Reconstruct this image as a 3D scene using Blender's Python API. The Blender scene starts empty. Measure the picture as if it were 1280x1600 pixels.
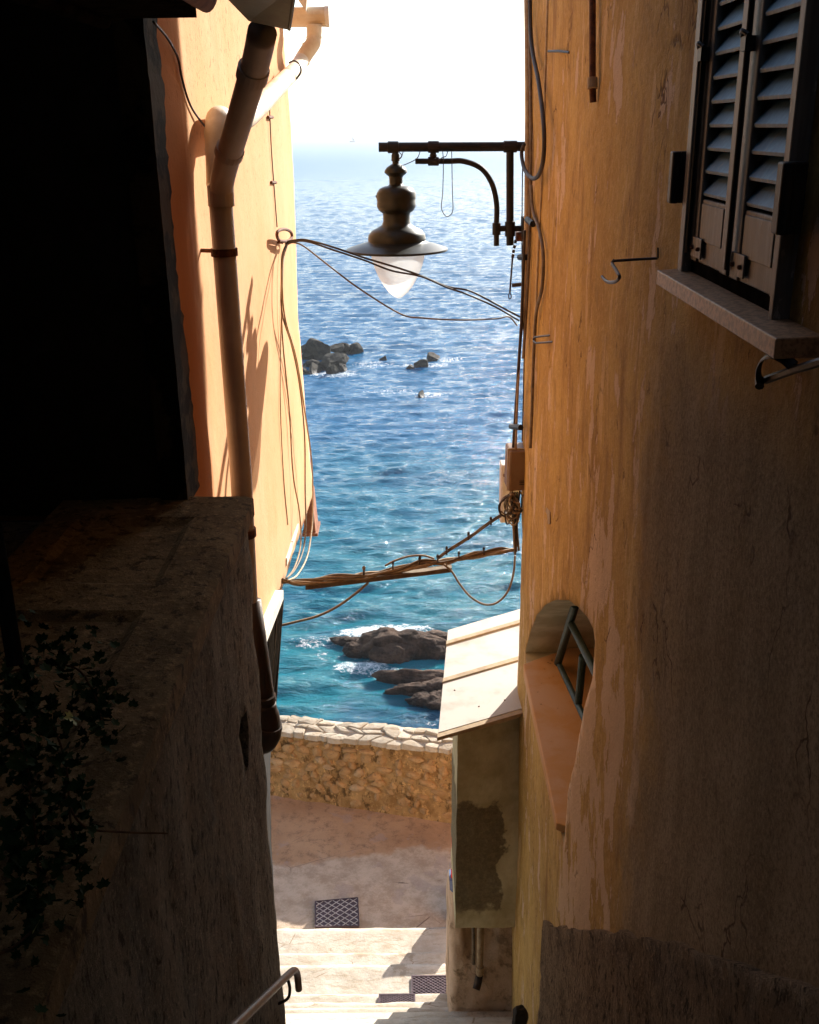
import bpy, bmesh, math, random
from mathutils import Vector, Matrix, noise, geometry
random.seed(7)
R = math.radians
S = bpy.context.scene
C = S.collection

# ---------------------------------------------------------------- camera
cam = bpy.data.cameras.new('camera'); cam_o = bpy.data.objects.new('camera', cam); C.objects.link(cam_o)
ax, ay, az = [[0.999927, -0.001532, -0.011983], [0.011757, 0.351514, 0.936109], [0.002778, -0.936181, 0.351507]]
cam_o.matrix_world = Matrix(((ax[0], ay[0], az[0], 0), (ax[1], ay[1], az[1], 0), (ax[2], ay[2], az[2], 20), (0, 0, 0, 1)))
cam.sensor_fit = 'VERTICAL'; cam.sensor_height = 24; cam.lens = 24.09
cam.clip_start = .05; cam.clip_end = 40000
S.camera = cam_o
# ---------------------------------------------------------------- sky and sun
SUN_AZ, SUN_EL = R(29), R(25.5)
w = bpy.data.worlds.new('World'); S.world = w; w.use_nodes = True
sky = w.node_tree.nodes.new('ShaderNodeTexSky'); sky.sky_type = 'NISHITA'; sky.sun_disc = False
sky.sun_elevation = SUN_EL; sky.sun_rotation = SUN_AZ; sky.air_density = 1.0; sky.dust_density = .7; sky.ozone_density = 1.0
bg = w.node_tree.nodes['Background']; bg.inputs[1].default_value = .12
hs = w.node_tree.nodes.new('ShaderNodeHueSaturation'); hs.inputs['Saturation'].default_value = .80
w.node_tree.links.new(sky.outputs[0], hs.inputs['Color']); w.node_tree.links.new(hs.outputs[0], bg.inputs[0])
sun = bpy.data.lights.new('sun', 'SUN'); sun.energy = 5; sun.angle = R(.55); sun.color = (1, .95, .86)
sun_o = bpy.data.objects.new('sun', sun); C.objects.link(sun_o)
sdir = Vector((math.sin(SUN_AZ)*math.cos(SUN_EL), math.cos(SUN_AZ)*math.cos(SUN_EL), math.sin(SUN_EL)))
sun_o.rotation_euler = sdir.to_track_quat('Z', 'Y').to_euler()
sun_o.location = (6, 10, 30)
S.view_settings.view_transform = 'Standard'; S.view_settings.look = 'None'
S.view_settings.exposure = 1.12; S.view_settings.gamma = 1

HAZE = .00030
# ---------------------------------------------------------------- materials
class NT:
    def __init__(s, name):
        s.m = bpy.data.materials.new(name); s.m.use_nodes = True; s.t = s.m.node_tree
        s.b = s.t.nodes['Principled BSDF']; g = s.n('ShaderNodeNewGeometry'); s.pos = g.outputs['Position']; s.nrm = g.outputs['Normal']
    def n(s, k): return s.t.nodes.new(k)
    def put(s, a, b):
        if isinstance(b, (int, float)): a.default_value = b
        elif isinstance(b, tuple): a.default_value = b + ((1,) if len(b) == 3 and len(a.default_value) == 4 else ())
        else: s.t.links.new(b, a)
    def scale(s, v, src=None):
        n = s.n('ShaderNodeMapping'); s.put(n.inputs[0], src or s.pos); n.inputs['Scale'].default_value = v; return n.outputs[0]
    def noise(s, sc, det=6, rough=.6, src=None, dist=0):
        n = s.n('ShaderNodeTexNoise'); s.put(n.inputs['Vector'], src or s.pos); n.inputs['Scale'].default_value = sc
        n.inputs['Detail'].default_value = det; n.inputs['Roughness'].default_value = rough; n.inputs['Distortion'].default_value = dist; return n.outputs['Fac']
    def vor(s, sc, feat='F1', src=None, out='Distance'):
        n = s.n('ShaderNodeTexVoronoi'); n.feature = feat; s.put(n.inputs['Vector'], src or s.pos); n.inputs['Scale'].default_value = sc; return n.outputs[out]
    def ramp(s, f, a, b):
        n = s.n('ShaderNodeMapRange'); n.clamp = True; s.put(n.inputs[0], f); n.inputs[1].default_value = a; n.inputs[2].default_value = b
        n.interpolation_type = 'SMOOTHSTEP'; return n.outputs[0]
    def mix(s, f, a, b, mode='MIX'):
        n = s.n('ShaderNodeMix'); n.data_type = 'RGBA'; n.blend_type = mode
        s.put(n.inputs[0], f); s.put(n.inputs[6], a); s.put(n.inputs[7], b); return n.outputs[2]
    def math(s, op, a, b=0.):
        n = s.n('ShaderNodeMath'); n.operation = op; s.put(n.inputs[0], a); s.put(n.inputs[1], b); return n.outputs[0]
    def xyz(s):
        n = s.n('ShaderNodeSeparateXYZ'); s.put(n.inputs[0], s.pos); return n.outputs
    def bump(s, h, st=.5, d=.01, prev=None):
        n = s.n('ShaderNodeBump'); n.inputs['Strength'].default_value = st; n.inputs['Distance'].default_value = d
        s.put(n.inputs['Height'], h)
        if prev: s.put(n.inputs['Normal'], prev)
        return n.outputs[0]
    def done(s, col, rough=.9, nrm=None, metal=0, spec=.3):
        s.put(s.b.inputs['Base Color'], col); s.put(s.b.inputs['Roughness'], rough); s.b.inputs['Metallic'].default_value = metal
        s.b.inputs['Specular IOR Level'].default_value = spec
        if nrm: s.put(s.b.inputs['Normal'], nrm)
        return s.m

def simple(name, c1, c2=None, rough=.7, metal=0, sc=14, bump=.25, bs=90, bd=.004, spec=.3, lo=.35, hi=.65):
    t = NT(name); c2 = c2 or tuple(v*.6 for v in c1)
    col = t.mix(t.ramp(t.noise(sc), lo, hi), c1, c2)
    return t.done(col, rough, t.bump(t.noise(bs, 3), bump, bd), metal, spec)

def mk_ochre():
    t = NT('ochre_plaster'); x, y, z = t.xyz()
    col = t.mix(t.ramp(t.noise(1.9, 5), .3, .7), (.58, .37, .110), (.44, .255, .065))
    col = t.mix(t.math('MULTIPLY', t.ramp(t.noise(38, 6, .75), .42, .66), .45), col, (.70, .47, .22))
    col = t.mix(t.math('MULTIPLY', t.ramp(t.noise(7, 7, .75), .5, .66), .55), col, (.33, .20, .075))
    col = t.mix(t.math('MULTIPLY', t.ramp(t.noise(120, 4, .8), .52, .7), .35), col, (.25, .13, .05))
    st = t.noise(1, 7, .7, t.scale((5.5, 5.5, 1.3)))                       # vertical run stains
    col = t.mix(t.math('MULTIPLY', t.ramp(st, .50, .68), .75), col, (.30, .155, .05))
    st2 = t.noise(1, 6, .7, t.scale((7, 7, 1.8)))
    col = t.mix(t.math('MULTIPLY', t.ramp(st2, .56, .64), .55), col, (.74, .52, .29))
    # flaked patches where the pale under-coat shows: band under and beside the niche
    pm = t.noise(1, 8, .66, t.scale((4.2, 4.2, 1.9)))
    band = t.ramp(t.math('ABSOLUTE', t.math('SUBTRACT', y, 3.7)), 1.1, .2)
    band2 = t.ramp(z, 19.2, 17.6)
    pf = t.ramp(t.math('ADD', pm, t.math('MULTIPLY', t.math('MULTIPLY', band, band2), .13)), .585, .60)
    col = t.mix(t.math('MULTIPLY', pf, .75), col, (.68, .49, .34))
    pe = t.math('MULTIPLY', t.ramp(pf, .05, .4), t.ramp(pf, .95, .6)); col = t.mix(t.math('MULTIPLY', pe, .7), col, (.24, .12, .05))  # dark rim: the edge shadow of each flake painted into the colour
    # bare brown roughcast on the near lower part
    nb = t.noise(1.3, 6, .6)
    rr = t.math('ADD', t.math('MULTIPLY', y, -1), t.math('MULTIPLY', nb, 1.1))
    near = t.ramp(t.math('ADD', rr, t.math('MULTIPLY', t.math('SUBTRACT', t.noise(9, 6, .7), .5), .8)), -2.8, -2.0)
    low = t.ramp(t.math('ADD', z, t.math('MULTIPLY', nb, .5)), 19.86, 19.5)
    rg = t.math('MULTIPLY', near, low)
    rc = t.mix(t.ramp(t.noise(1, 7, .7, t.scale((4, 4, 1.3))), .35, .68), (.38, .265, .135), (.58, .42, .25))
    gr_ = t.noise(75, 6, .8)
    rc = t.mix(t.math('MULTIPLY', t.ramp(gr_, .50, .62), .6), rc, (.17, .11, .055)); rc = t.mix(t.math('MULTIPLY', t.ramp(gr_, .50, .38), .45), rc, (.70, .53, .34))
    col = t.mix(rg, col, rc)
    # cracks / blisters
    dv = t.n('ShaderNodeVectorMath'); dv.operation = 'ADD'
    nn = t.n('ShaderNodeTexNoise'); nn.inputs['Scale'].default_value = 4; nn.inputs['Detail'].default_value = 4; t.put(nn.inputs[0], t.pos)
    sc = t.n('ShaderNodeVectorMath'); sc.operation = 'SCALE'; t.put(sc.inputs[0], nn.outputs['Color']); sc.inputs['Scale'].default_value = .35
    t.put(dv.inputs[0], t.pos); t.put(dv.inputs[1], sc.outputs[0])
    cr = t.vor(1, 'DISTANCE_TO_EDGE', t.scale((5, 5, 1.6), dv.outputs[0]))
    gate = t.ramp(t.noise(2.3, 4), .52, .64)
    crm = t.math('MULTIPLY', t.ramp(cr, .022, .006), gate)
    col = t.mix(t.math('MULTIPLY', crm, .85), col, (.13, .06, .02))
    pits = t.ramp(t.noise(1, 5, .75, t.scale((30, 30, 13))), .62, .68)
    col = t.mix(t.math('MULTIPLY', pits, t.math('MULTIPLY', t.ramp(t.noise(3.1, 3), .45, .6), .9)), col, (.12, .06, .025))
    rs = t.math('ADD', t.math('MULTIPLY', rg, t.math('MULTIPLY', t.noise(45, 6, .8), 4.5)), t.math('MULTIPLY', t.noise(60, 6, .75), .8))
    b = t.bump(rs, .9, .010)
    b = t.bump(t.math('SUBTRACT', t.math('MULTIPLY', t.noise(5, 6, .7), 1.4), t.math('ADD', crm, t.math('MULTIPLY', pf, -.15))), .5, .02, b)
    return t.done(col, .93, b, spec=.15)

def mk_orange():
    t = NT('orange_render'); x, y, z = t.xyz()
    col = t.mix(t.ramp(t.noise(1.4, 5), .3, .7), (.74, .425, .235), (.69, .375, .185))
    sp = t.noise(1, 5, .7, t.scale((40, 40, 22)))
    up = t.ramp(z, 19.3, 20.4)
    col = t.mix(t.math('MULTIPLY', t.ramp(sp, .58, .66), t.math('ADD', t.math('MULTIPLY', up, .65), .22)), col, (.22, .10, .04))
    st = t.noise(1, 5, .6, t.scale((14, 14, .8)))
    col = t.mix(t.math('MULTIPLY', t.ramp(st, .5, .72), .30), col, (.66, .33, .14))
    col = t.mix(t.math('MULTIPLY', t.ramp(t.noise(6, 7, .75), .5, .66), .35), col, (.62, .36, .18))
    rust_brown = t.ramp(t.math('ADD', y, t.math('MULTIPLY', t.noise(1, 4, .6, t.scale((8, 8, 2.0))), .5)), 4.50, 4.36)
    col = t.mix(t.math('MULTIPLY', rust_brown, .75), col, (.50, .20, .07))  # near end darkened: its strip of shade is painted into the wall colour
    lowd = t.ramp(z, 17.5, 17.15)
    col = t.mix(t.math('MULTIPLY', lowd, .4), col, (.45, .33, .22))
    return t.done(col, .95, t.bump(t.noise(55, 5, .7), .35, .006, t.bump(t.noise(3, 3), .4, .02)), spec=.1)

def mk_rough(name, c1, c2, sc=55, bd=.02, vert=True):
    t = NT(name)
    n1 = t.noise(sc, 6, .8)
    col = t.mix(t.ramp(t.noise(1, 6, .65, t.scale((6, 6, 1.1) if vert else (5, 5, 5))), .35, .68), c1, c2)
    col = t.mix(t.math('MULTIPLY', t.ramp(n1, .50, .66), .75), col, tuple(min(1, v*1.7) for v in c1))
    pit = t.noise(1, 5, .75, t.scale((sc*.6, sc*.6, sc*.3)))
    col = t.mix(t.math('MULTIPLY', t.ramp(pit, .52, .62), .85), col, tuple(v*.3 for v in c2))
    v = t.noise(1, 6, .7, t.scale((sc*.5, sc*.5, sc*.12)))
    return t.done(col, .95, t.bump(t.math('ADD', n1, v), 1.0, bd), spec=.1)

def mk_ground():
    t = NT('old_concrete_paving'); x, y, z = t.xyz()
    n1 = t.noise(1.6, 7, .65)
    col = t.mix(t.ramp(n1, .32, .68), (.58, .36, .21), (.46, .265, .145))
    col = t.mix(t.math('MULTIPLY', t.ramp(t.noise(9, 8, .8), .48, .66), .7), col, (.24, .145, .095))
    edge = t.math('ADD', y, t.math('MULTIPLY', t.noise(1.3, 5, .6), 1.2))
    pale = t.ramp(edge, 10.22, 10.08)
    pc = t.mix(t.ramp(t.noise(4.5, 8, .78), .38, .64), (.66, .51, .38), (.46, .33, .23))
    col = t.mix(pale, col, pc)
    col = t.mix(t.math('MULTIPLY', t.ramp(t.noise(2.6, 5), .58, .63), .45), col, (.45, .33, .28))
    dk = t.ramp(t.noise(1, 5, .6, t.scale((1.4, 4, 1))), .68, .74)
    col = t.mix(t.math('MULTIPLY', dk, .8), col, (.10, .06, .045))
    cr = t.vor(1, 'DISTANCE_TO_EDGE', t.scale((1.3, 1.9, 1)))
    col = t.mix(t.math('MULTIPLY', t.ramp(cr, .008, .002), t.ramp(t.noise(1.1, 2), .56, .64)), col, (.24, .16, .12))
    return t.done(col, .93, t.bump(t.noise(30, 7, .8), .8, .02, t.bump(n1, .6, .05)), spec=.15)

def mk_step():
    t = NT('worn_pale_stone')
    n1 = t.noise(4, 7, .7)
    col = t.mix(t.ramp(n1, .35, .65), (.60, .53, .44), (.47, .39, .30))
    col = t.mix(t.math('MULTIPLY', t.ramp(t.noise(1, 8, .75, t.scale((4, 16, 9))), .53, .62), .6), col, (.36, .28, .19))
    col = t.mix(t.math('MULTIPLY', t.ramp(t.noise(1.7, 7, .75), .60, .66), .6), col, (.30, .22, .14))
    cr = t.vor(1, 'DISTANCE_TO_EDGE', t.scale((2.3, 4.5, 2)))
    col = t.mix(t.math('MULTIPLY', t.ramp(cr, .012, .003), t.ramp(t.noise(2.7, 2), .56, .62)), col, (.30, .21, .13))
    return t.done(col, .9, t.bump(t.noise(35, 6, .75), .5, .012, t.bump(n1, .5, .03)), spec=.2)

def mk_stone(name, c1, c2, sc=6):
    t = NT(name)
    oi = t.n('ShaderNodeObjectInfo')
    col = t.mix(t.ramp(t.noise(sc, 7, .7), .35, .65), c1, c2)
    col = t.mix(t.math('MULTIPLY', oi.outputs['Random'], .5), col, tuple(v*.55 for v in c1))
    col = t.mix(t.math('MULTIPLY', t.ramp(t.noise(22, 5, .7), .56, .68), .6), col, tuple(v*.35 for v in c2))
    return t.done(col, .93, t.bump(t.noise(28, 6, .75), .8, .02), spec=.15)

def mk_rock(name, lo, hi, wet):
    t = NT(name); x, y, z = t.xyz()
    n1 = t.noise(1.7, 7, .7)
    col = t.mix(t.ramp(n1, .35, .65), lo, hi)
    wl = t.ramp(t.math('ADD', z, t.math('MULTIPLY', n1, .5)), wet+.15, wet+.5)
    col = t.mix(wl, (.022, .014, .010), col)
    ro = t.math('ADD', t.math('MULTIPLY', wl, .55), .35)
    return t.done(col, ro, t.bump(t.noise(4, 8, .75), 1.0, .22), spec=.3)

def mk_water():
    t = NT('sea_water'); x, y, z = t.xyz()
    n1 = t.noise(1, 4, .5, t.scale((.02, .05, 1)))
    teal, blue = (.0, .135, .18), (.0, .105, .235)
    wb = t.math('ADD', y, t.math('MULTIPLY', t.math('SUBTRACT', t.noise(.09, 4), .5), 30))
    col = t.mix(t.ramp(wb, 38, 75), teal, blue)
    navy = t.ramp(t.math('ADD', wb, t.math('MULTIPLY', x, -1.1)), 36, 29)
    col = t.mix(t.math('MULTIPLY', navy, .85), col, (.0, .042, .105))
    dk = t.ramp(t.noise(1, 5, .55, t.scale((.05, .16, 1))), .5, .68)
    col = t.mix(t.math('MULTIPLY', dk, .55), col, (.0, .062, .14))
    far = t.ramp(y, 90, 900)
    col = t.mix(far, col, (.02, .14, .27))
    # foam round the rocks
    fn = t.noise(1, 9, .8, t.scale((1.5, 2.6, 1)), 1.2)
    fn2 = t.vor(2.1, 'SMOOTH_F1')
    foam = None
    for (cx, cy, rx, ry, amt) in FOAM:
        dx = t.math('DIVIDE', t.math('SUBTRACT', x, cx), rx); dy = t.math('DIVIDE', t.math('SUBTRACT', y, cy), ry)
        d = t.math('SQRT', t.math('ADD', t.math('MULTIPLY', dx, dx), t.math('MULTIPLY', dy, dy)))
        f = t.math('MULTIPLY', t.ramp(d, 1.25, .35), amt)
        foam = f if foam is None else t.math('MAXIMUM', foam, f)
    fm = t.ramp(t.math('ADD', foam, t.math('MULTIPLY', t.math('SUBTRACT', fn, .5), 2.2)), .62, .80)
    fm = t.math('MULTIPLY', fm, t.ramp(foam, .02, .25))
    lace = t.ramp(t.vor(4.5, 'DISTANCE_TO_EDGE', t.scale((1, 1.7, 1), None)), .10, .02)
    lace = t.math('MAXIMUM', lace, t.ramp(t.noise(5, 7, .8), .46, .60))
    fm = t.math('MULTIPLY', fm, t.math('MAXIMUM', lace, t.ramp(foam, .85, 1.05)))
    gl_ = t.math('MULTIPLY', t.ramp(t.noise(1, 8, .8, t.scale((3.5, 7, 1))), .66, .72), t.ramp(t.math('MAXIMUM', foam, 0), .0, .12))
    fm = t.math('MAXIMUM', fm, t.math('MULTIPLY', gl_, .8))
    col = t.mix(fm, col, (.80, .84, .85))
    ro = t.math('ADD', t.math('MULTIPLY', fm, .6), t.math('ADD', t.math('MULTIPLY', t.ramp(y, 60, 700), .33), .07))
    t.put(t.b.inputs['Coat Weight'], 0.)
    r1 = t.noise(1, 6, .62, t.scale((.8, 2.3, 1)), .3)
    r2 = t.noise(1, 5, .6, t.scale((3.0, 7, 1)))
    nb = t.bump(t.math('ADD', r1, t.math('MULTIPLY', r2, .25)), .85, .24)
    nb = t.bump(fm, .5, .06, nb)
    t.b.inputs['IOR'].default_value = 1.33
    m = t.done(col, ro, nb, spec=.5)
    t.put(t.b.inputs['Specular IOR Level'], t.math('SUBTRACT', .5, t.math('MULTIPLY', t.ramp(y, 80, 700), .06)))
    return m

# ---------------------------------------------------------------- helpers
WL = {}                                                  # world place of every object, for parenting
def tag(o, label=None, cat=None, group=None, kind=None):
    for k, v in (('label', label), ('category', cat), ('group', group), ('kind', kind)):
        if v: o[k] = v
    return o
def thing(name, loc, label=None, cat=None, group=None, kind=None):
    o = bpy.data.objects.new(name, None); o.empty_display_size = .1; C.objects.link(o); o.location = loc
    WL[o.name] = Vector(loc)
    return tag(o, label, cat, group, kind)
def obj(name, bm, mat, parent=None, smooth=False, world=True, bevel=0, org=None):
    """link a bmesh whose vertices are in world coordinates as one object under parent"""
    if smooth:
        for f in bm.faces: f.smooth = True
    if org is not None: base = Vector(org)
    elif parent: base = WL[parent.name].copy()
    else:
        vs = [v.co for v in bm.verts]
        base = Vector(((min(v.x for v in vs)+max(v.x for v in vs))/2, (min(v.y for v in vs)+max(v.y for v in vs))/2, min(v.z for v in vs)))
    bmesh.ops.translate(bm, verts=bm.verts, vec=-base)
    me = bpy.data.meshes.new(name); bm.to_mesh(me); bm.free(); me.materials.append(mat)
    o = bpy.data.objects.new(name, me); C.objects.link(o)
    if parent: o.parent = parent; o.location = base-WL[parent.name]
    else: o.location = base
    WL[o.name] = base.copy()
    if bevel:
        b = o.modifiers.new('bevel', 'BEVEL'); b.width = bevel; b.segments = 2; b.limit_method = 'ANGLE'
    return o
def box(bm, x0, x1, y0, y1, z0, z1):
    v = [bm.verts.new(p) for p in ((x0,y0,z0),(x1,y0,z0),(x1,y1,z0),(x0,y1,z0),(x0,y0,z1),(x1,y0,z1),(x1,y1,z1),(x0,y1,z1))]
    for f in ((0,3,2,1),(4,5,6,7),(0,1,5,4),(1,2,6,5),(2,3,7,6),(3,0,4,7)): bm.faces.new([v[i] for i in f])
    return v
def bx(*a):
    bm = bmesh.new(); box(bm, *a); return bm
def hexa(bm, bot, top):
    v = [bm.verts.new(p) for p in list(bot)+list(top)]
    n = len(bot)
    bm.faces.new(v[:n][::-1]); bm.faces.new(v[n:])
    for i in range(n): j = (i+1) % n; bm.faces.new((v[i], v[j], v[n+j], v[n+i]))
def smoothpts(pts, k=6):
    pts = [Vector(p) for p in pts]
    if len(pts) < 3 or k < 2: return pts
    P = [pts[0]*2-pts[1]]+pts+[pts[-1]*2-pts[-2]]; out = []
    for i in range(1, len(P)-2):
        a, b, c, d = P[i-1:i+3]
        for j in range(k):
            t = j/k
            out.append(.5*((2*b)+(c-a)*t+(2*a-5*b+4*c-d)*t*t+(3*b-a-3*c+d)*t**3))
    out.append(pts[-1]); return out
def tube(bm, pts, r, seg=8, k=6, cap=True, flat=1.0):
    p = smoothpts(pts, k); n = len(p)
    rs = r if isinstance(r, (list, tuple)) else [r]*n
    if len(rs) != n: rs = [rs[min(len(rs)-1, int(i/(n-1)*(len(rs)-1)+.5))] for i in range(n)]
    t0 = (p[1]-p[0]).normalized(); u = t0.orthogonal().normalized(); rings = []
    for i in range(n):
        t = ((p[min(i+1, n-1)])-(p[max(i-1, 0)])).normalized()
        u = (u-t*u.dot(t)).normalized(); v = t.cross(u)
        rings.append([bm.verts.new(p[i]+rs[i]*(math.cos(a)*u+flat*math.sin(a)*v)) for a in (2*math.pi*j/seg for j in range(seg))])
    for i in range(n-1):
        for j in range(seg): k2 = (j+1) % seg; bm.faces.new((rings[i][j], rings[i][k2], rings[i+1][k2], rings[i+1][j]))
    if cap: bm.faces.new(rings[0][::-1]); bm.faces.new(rings[-1])
def tb(pts, r, seg=8, k=6, **kw):
    bm = bmesh.new(); tube(bm, pts, r, seg, k, **kw); return bm
def lathe(prof, c, seg=40):
    bm = bmesh.new(); rings = []
    for r, z in prof:
        rings.append([bm.verts.new((c[0]+r*math.cos(2*math.pi*j/seg), c[1]+r*math.sin(2*math.pi*j/seg), z)) for j in range(seg)] if r > 1e-5 else [bm.verts.new((c[0], c[1], z))])
    for a, b in zip(rings, rings[1:]):
        for j in range(seg):
            k = (j+1) % seg
            if len(a) == 1 and len(b) == 1: continue
            if len(a) == 1: bm.faces.new((a[0], b[k], b[j]))
            elif len(b) == 1: bm.faces.new((a[j], a[k], b[0]))
            else: bm.faces.new((a[j], a[k], b[k], b[j]))
    bmesh.ops.recalc_face_normals(bm, faces=bm.faces)
    return bm
def inside(p, poly):
    c = False; n = len(poly)
    for i in range(n):
        (x1, y1), (x2, y2) = poly[i], poly[(i+1) % n]
        if (y1 > p[1]) != (y2 > p[1]) and p[0] < (x2-x1)*(p[1]-y1)/(y2-y1)+x1: c = not c
    return c
def wall(outline, holes, xf, depth, step, fn, hole_depth=None, back=True):
    """wall in the plane x = xf: grid surface with relief fn(y, z), outline and holes carried back by depth"""
    def sub(poly):
        out = []
        for i in range(len(poly)):
            a, b = Vector(poly[i]), Vector(poly[(i+1) % len(poly)]); n = max(1, int((b-a).length/step))
            out += [tuple(a.lerp(b, j/n)) for j in range(n)]
        return out
    o = sub(outline); hs = [sub(h) for h in holes]
    ys = [p[0] for p in o]; zs = [p[1] for p in o]
    pts = list(o); faces = [list(range(len(o)))]
    for h in hs: faces.append(list(range(len(pts), len(pts)+len(h)))); pts += h
    y = min(ys)+step*.5; r = random.Random(3)
    def near(p):
        return False
    while y < max(ys):
        z = min(zs)+step*.5
        while z < max(zs):
            q = (y+r.uniform(-.2, .2)*step, z+r.uniform(-.2, .2)*step)
            if inside(q, outline) and not any(inside(q, h) for h in holes): pts.append(q)
            z += step
        y += step
    edges = []
    for f in faces: edges += [(f[i], f[(i+1) % len(f)]) for i in range(len(f))]
    vs, es, fs, ov, oe, of = geometry.delaunay_2d_cdt([Vector(p) for p in pts], edges, [], 0, 1e-5)
    bm = bmesh.new(); V = [bm.verts.new((xf+fn(v[0], v[1]), v[0], v[1])) for v in vs]
    for f in fs:
        c = (sum(vs[i][0] for i in f)/len(f), sum(vs[i][1] for i in f)/len(f))
        if inside(c, outline) and not any(inside(c, h) for h in holes):
            bm.faces.new([V[i] for i in f] if depth < 0 else [V[i] for i in f][::-1])
    idx = {}
    for i, src in enumerate(ov):
        for s in src: idx[s] = i
    hd = hole_depth or [depth]*len(holes)
    bl = []
    for q, f in enumerate(faces):
        d = depth if q == 0 else hd[q-1]
        B = [bm.verts.new((xf+d, pts[i][0], pts[i][1])) for i in f]
        for i in range(len(f)):
            j = (i+1) % len(f)
            a, b = V[idx[f[i]]], V[idx[f[j]]]
            if a != b:
                try: bm.faces.new((a, b, B[j], B[i]))
                except ValueError: pass
        if q == 0 and back: bm.faces.new(B)
        if q > 0: bl.append(B)
    for v in [v for v in bm.verts if not v.link_faces]: bm.verts.remove(v)
    bmesh.ops.recalc_face_normals(bm, faces=bm.faces)
    return bm
def nz(x, y, z=0): return noise.noise(Vector((x, y, z)))
def sheet(xs, ys, zf):
    bm = bmesh.new(); g = [[bm.verts.new((x, y, zf(x, y))) for x in xs] for y in ys]
    for i in range(len(ys)-1):
        for j in range(len(xs)-1): bm.faces.new((g[i][j], g[i][j+1], g[i+1][j+1], g[i+1][j]))
    return bm
def lin(a, b, n): return [a+(b-a)*i/n for i in range(n+1)]
def lumpy(seed, rx, ry, rz, sub=3, amp=.25, flat=0, ang=False):
    """irregular rock: icosphere cut by random planes then roughened, about the origin"""
    r = random.Random(seed); bm = bmesh.new(); bmesh.ops.create_icosphere(bm, subdivisions=sub, radius=1)
    pl = []
    for i in range(9 if ang else 6):
        n = Vector((r.gauss(0, 1), r.gauss(0, 1), r.gauss(0, .8))).normalized(); pl.append((n, r.uniform(.42, .72) if ang else r.uniform(.6, .9)))
    for v in bm.verts:
        for n, d in pl:
            k = v.co.dot(n)
            if k > d: v.co -= n*(k-d)*(1 if ang else .85)
        s = v.co.normalized()
        v.co *= 1+amp*nz(s.x*1.6+seed, s.y*1.6, s.z*1.6)+amp*.35*nz(s.x*5+seed, s.y*5, s.z*5)-amp*.30*abs(nz(s.x*3+seed, s.y*3+4, s.z*6))+amp*.14*nz(s.x*13+seed, s.y*13, s.z*13)
        v.co = Vector((v.co.x*rx, v.co.y*ry, v.co.z*rz))
    return bm

FOAM = [(-1.2, 38.7, 2.8, 1.4, .97), (.6, 38.3, 2.2, 1.0, .8), (-2.1, 35.9, 1.7, .8, .92), (-1.0, 35.4, 1.4, .5, .9), (-4.0, 38.0, 1.9, .7, .66),
        (-3.2, 36.9, 1.6, .9, .55), (-1.5, 33.8, .7, 1.0, .45), (.3, 31.9, 1.3, .5, .5),
        (-6.5, 87.5, 3.4, 2.2, .75), (-3.4, 91, 3, 2.0, .66), (1.2, 90.5, 4, 1.6, .7), (1.2, 79.8, 2.6, .9, .7), (-1.5, 81, 4, 2, .56), (3.2, 92.6, 2.6, 1.2, .7)]

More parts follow.
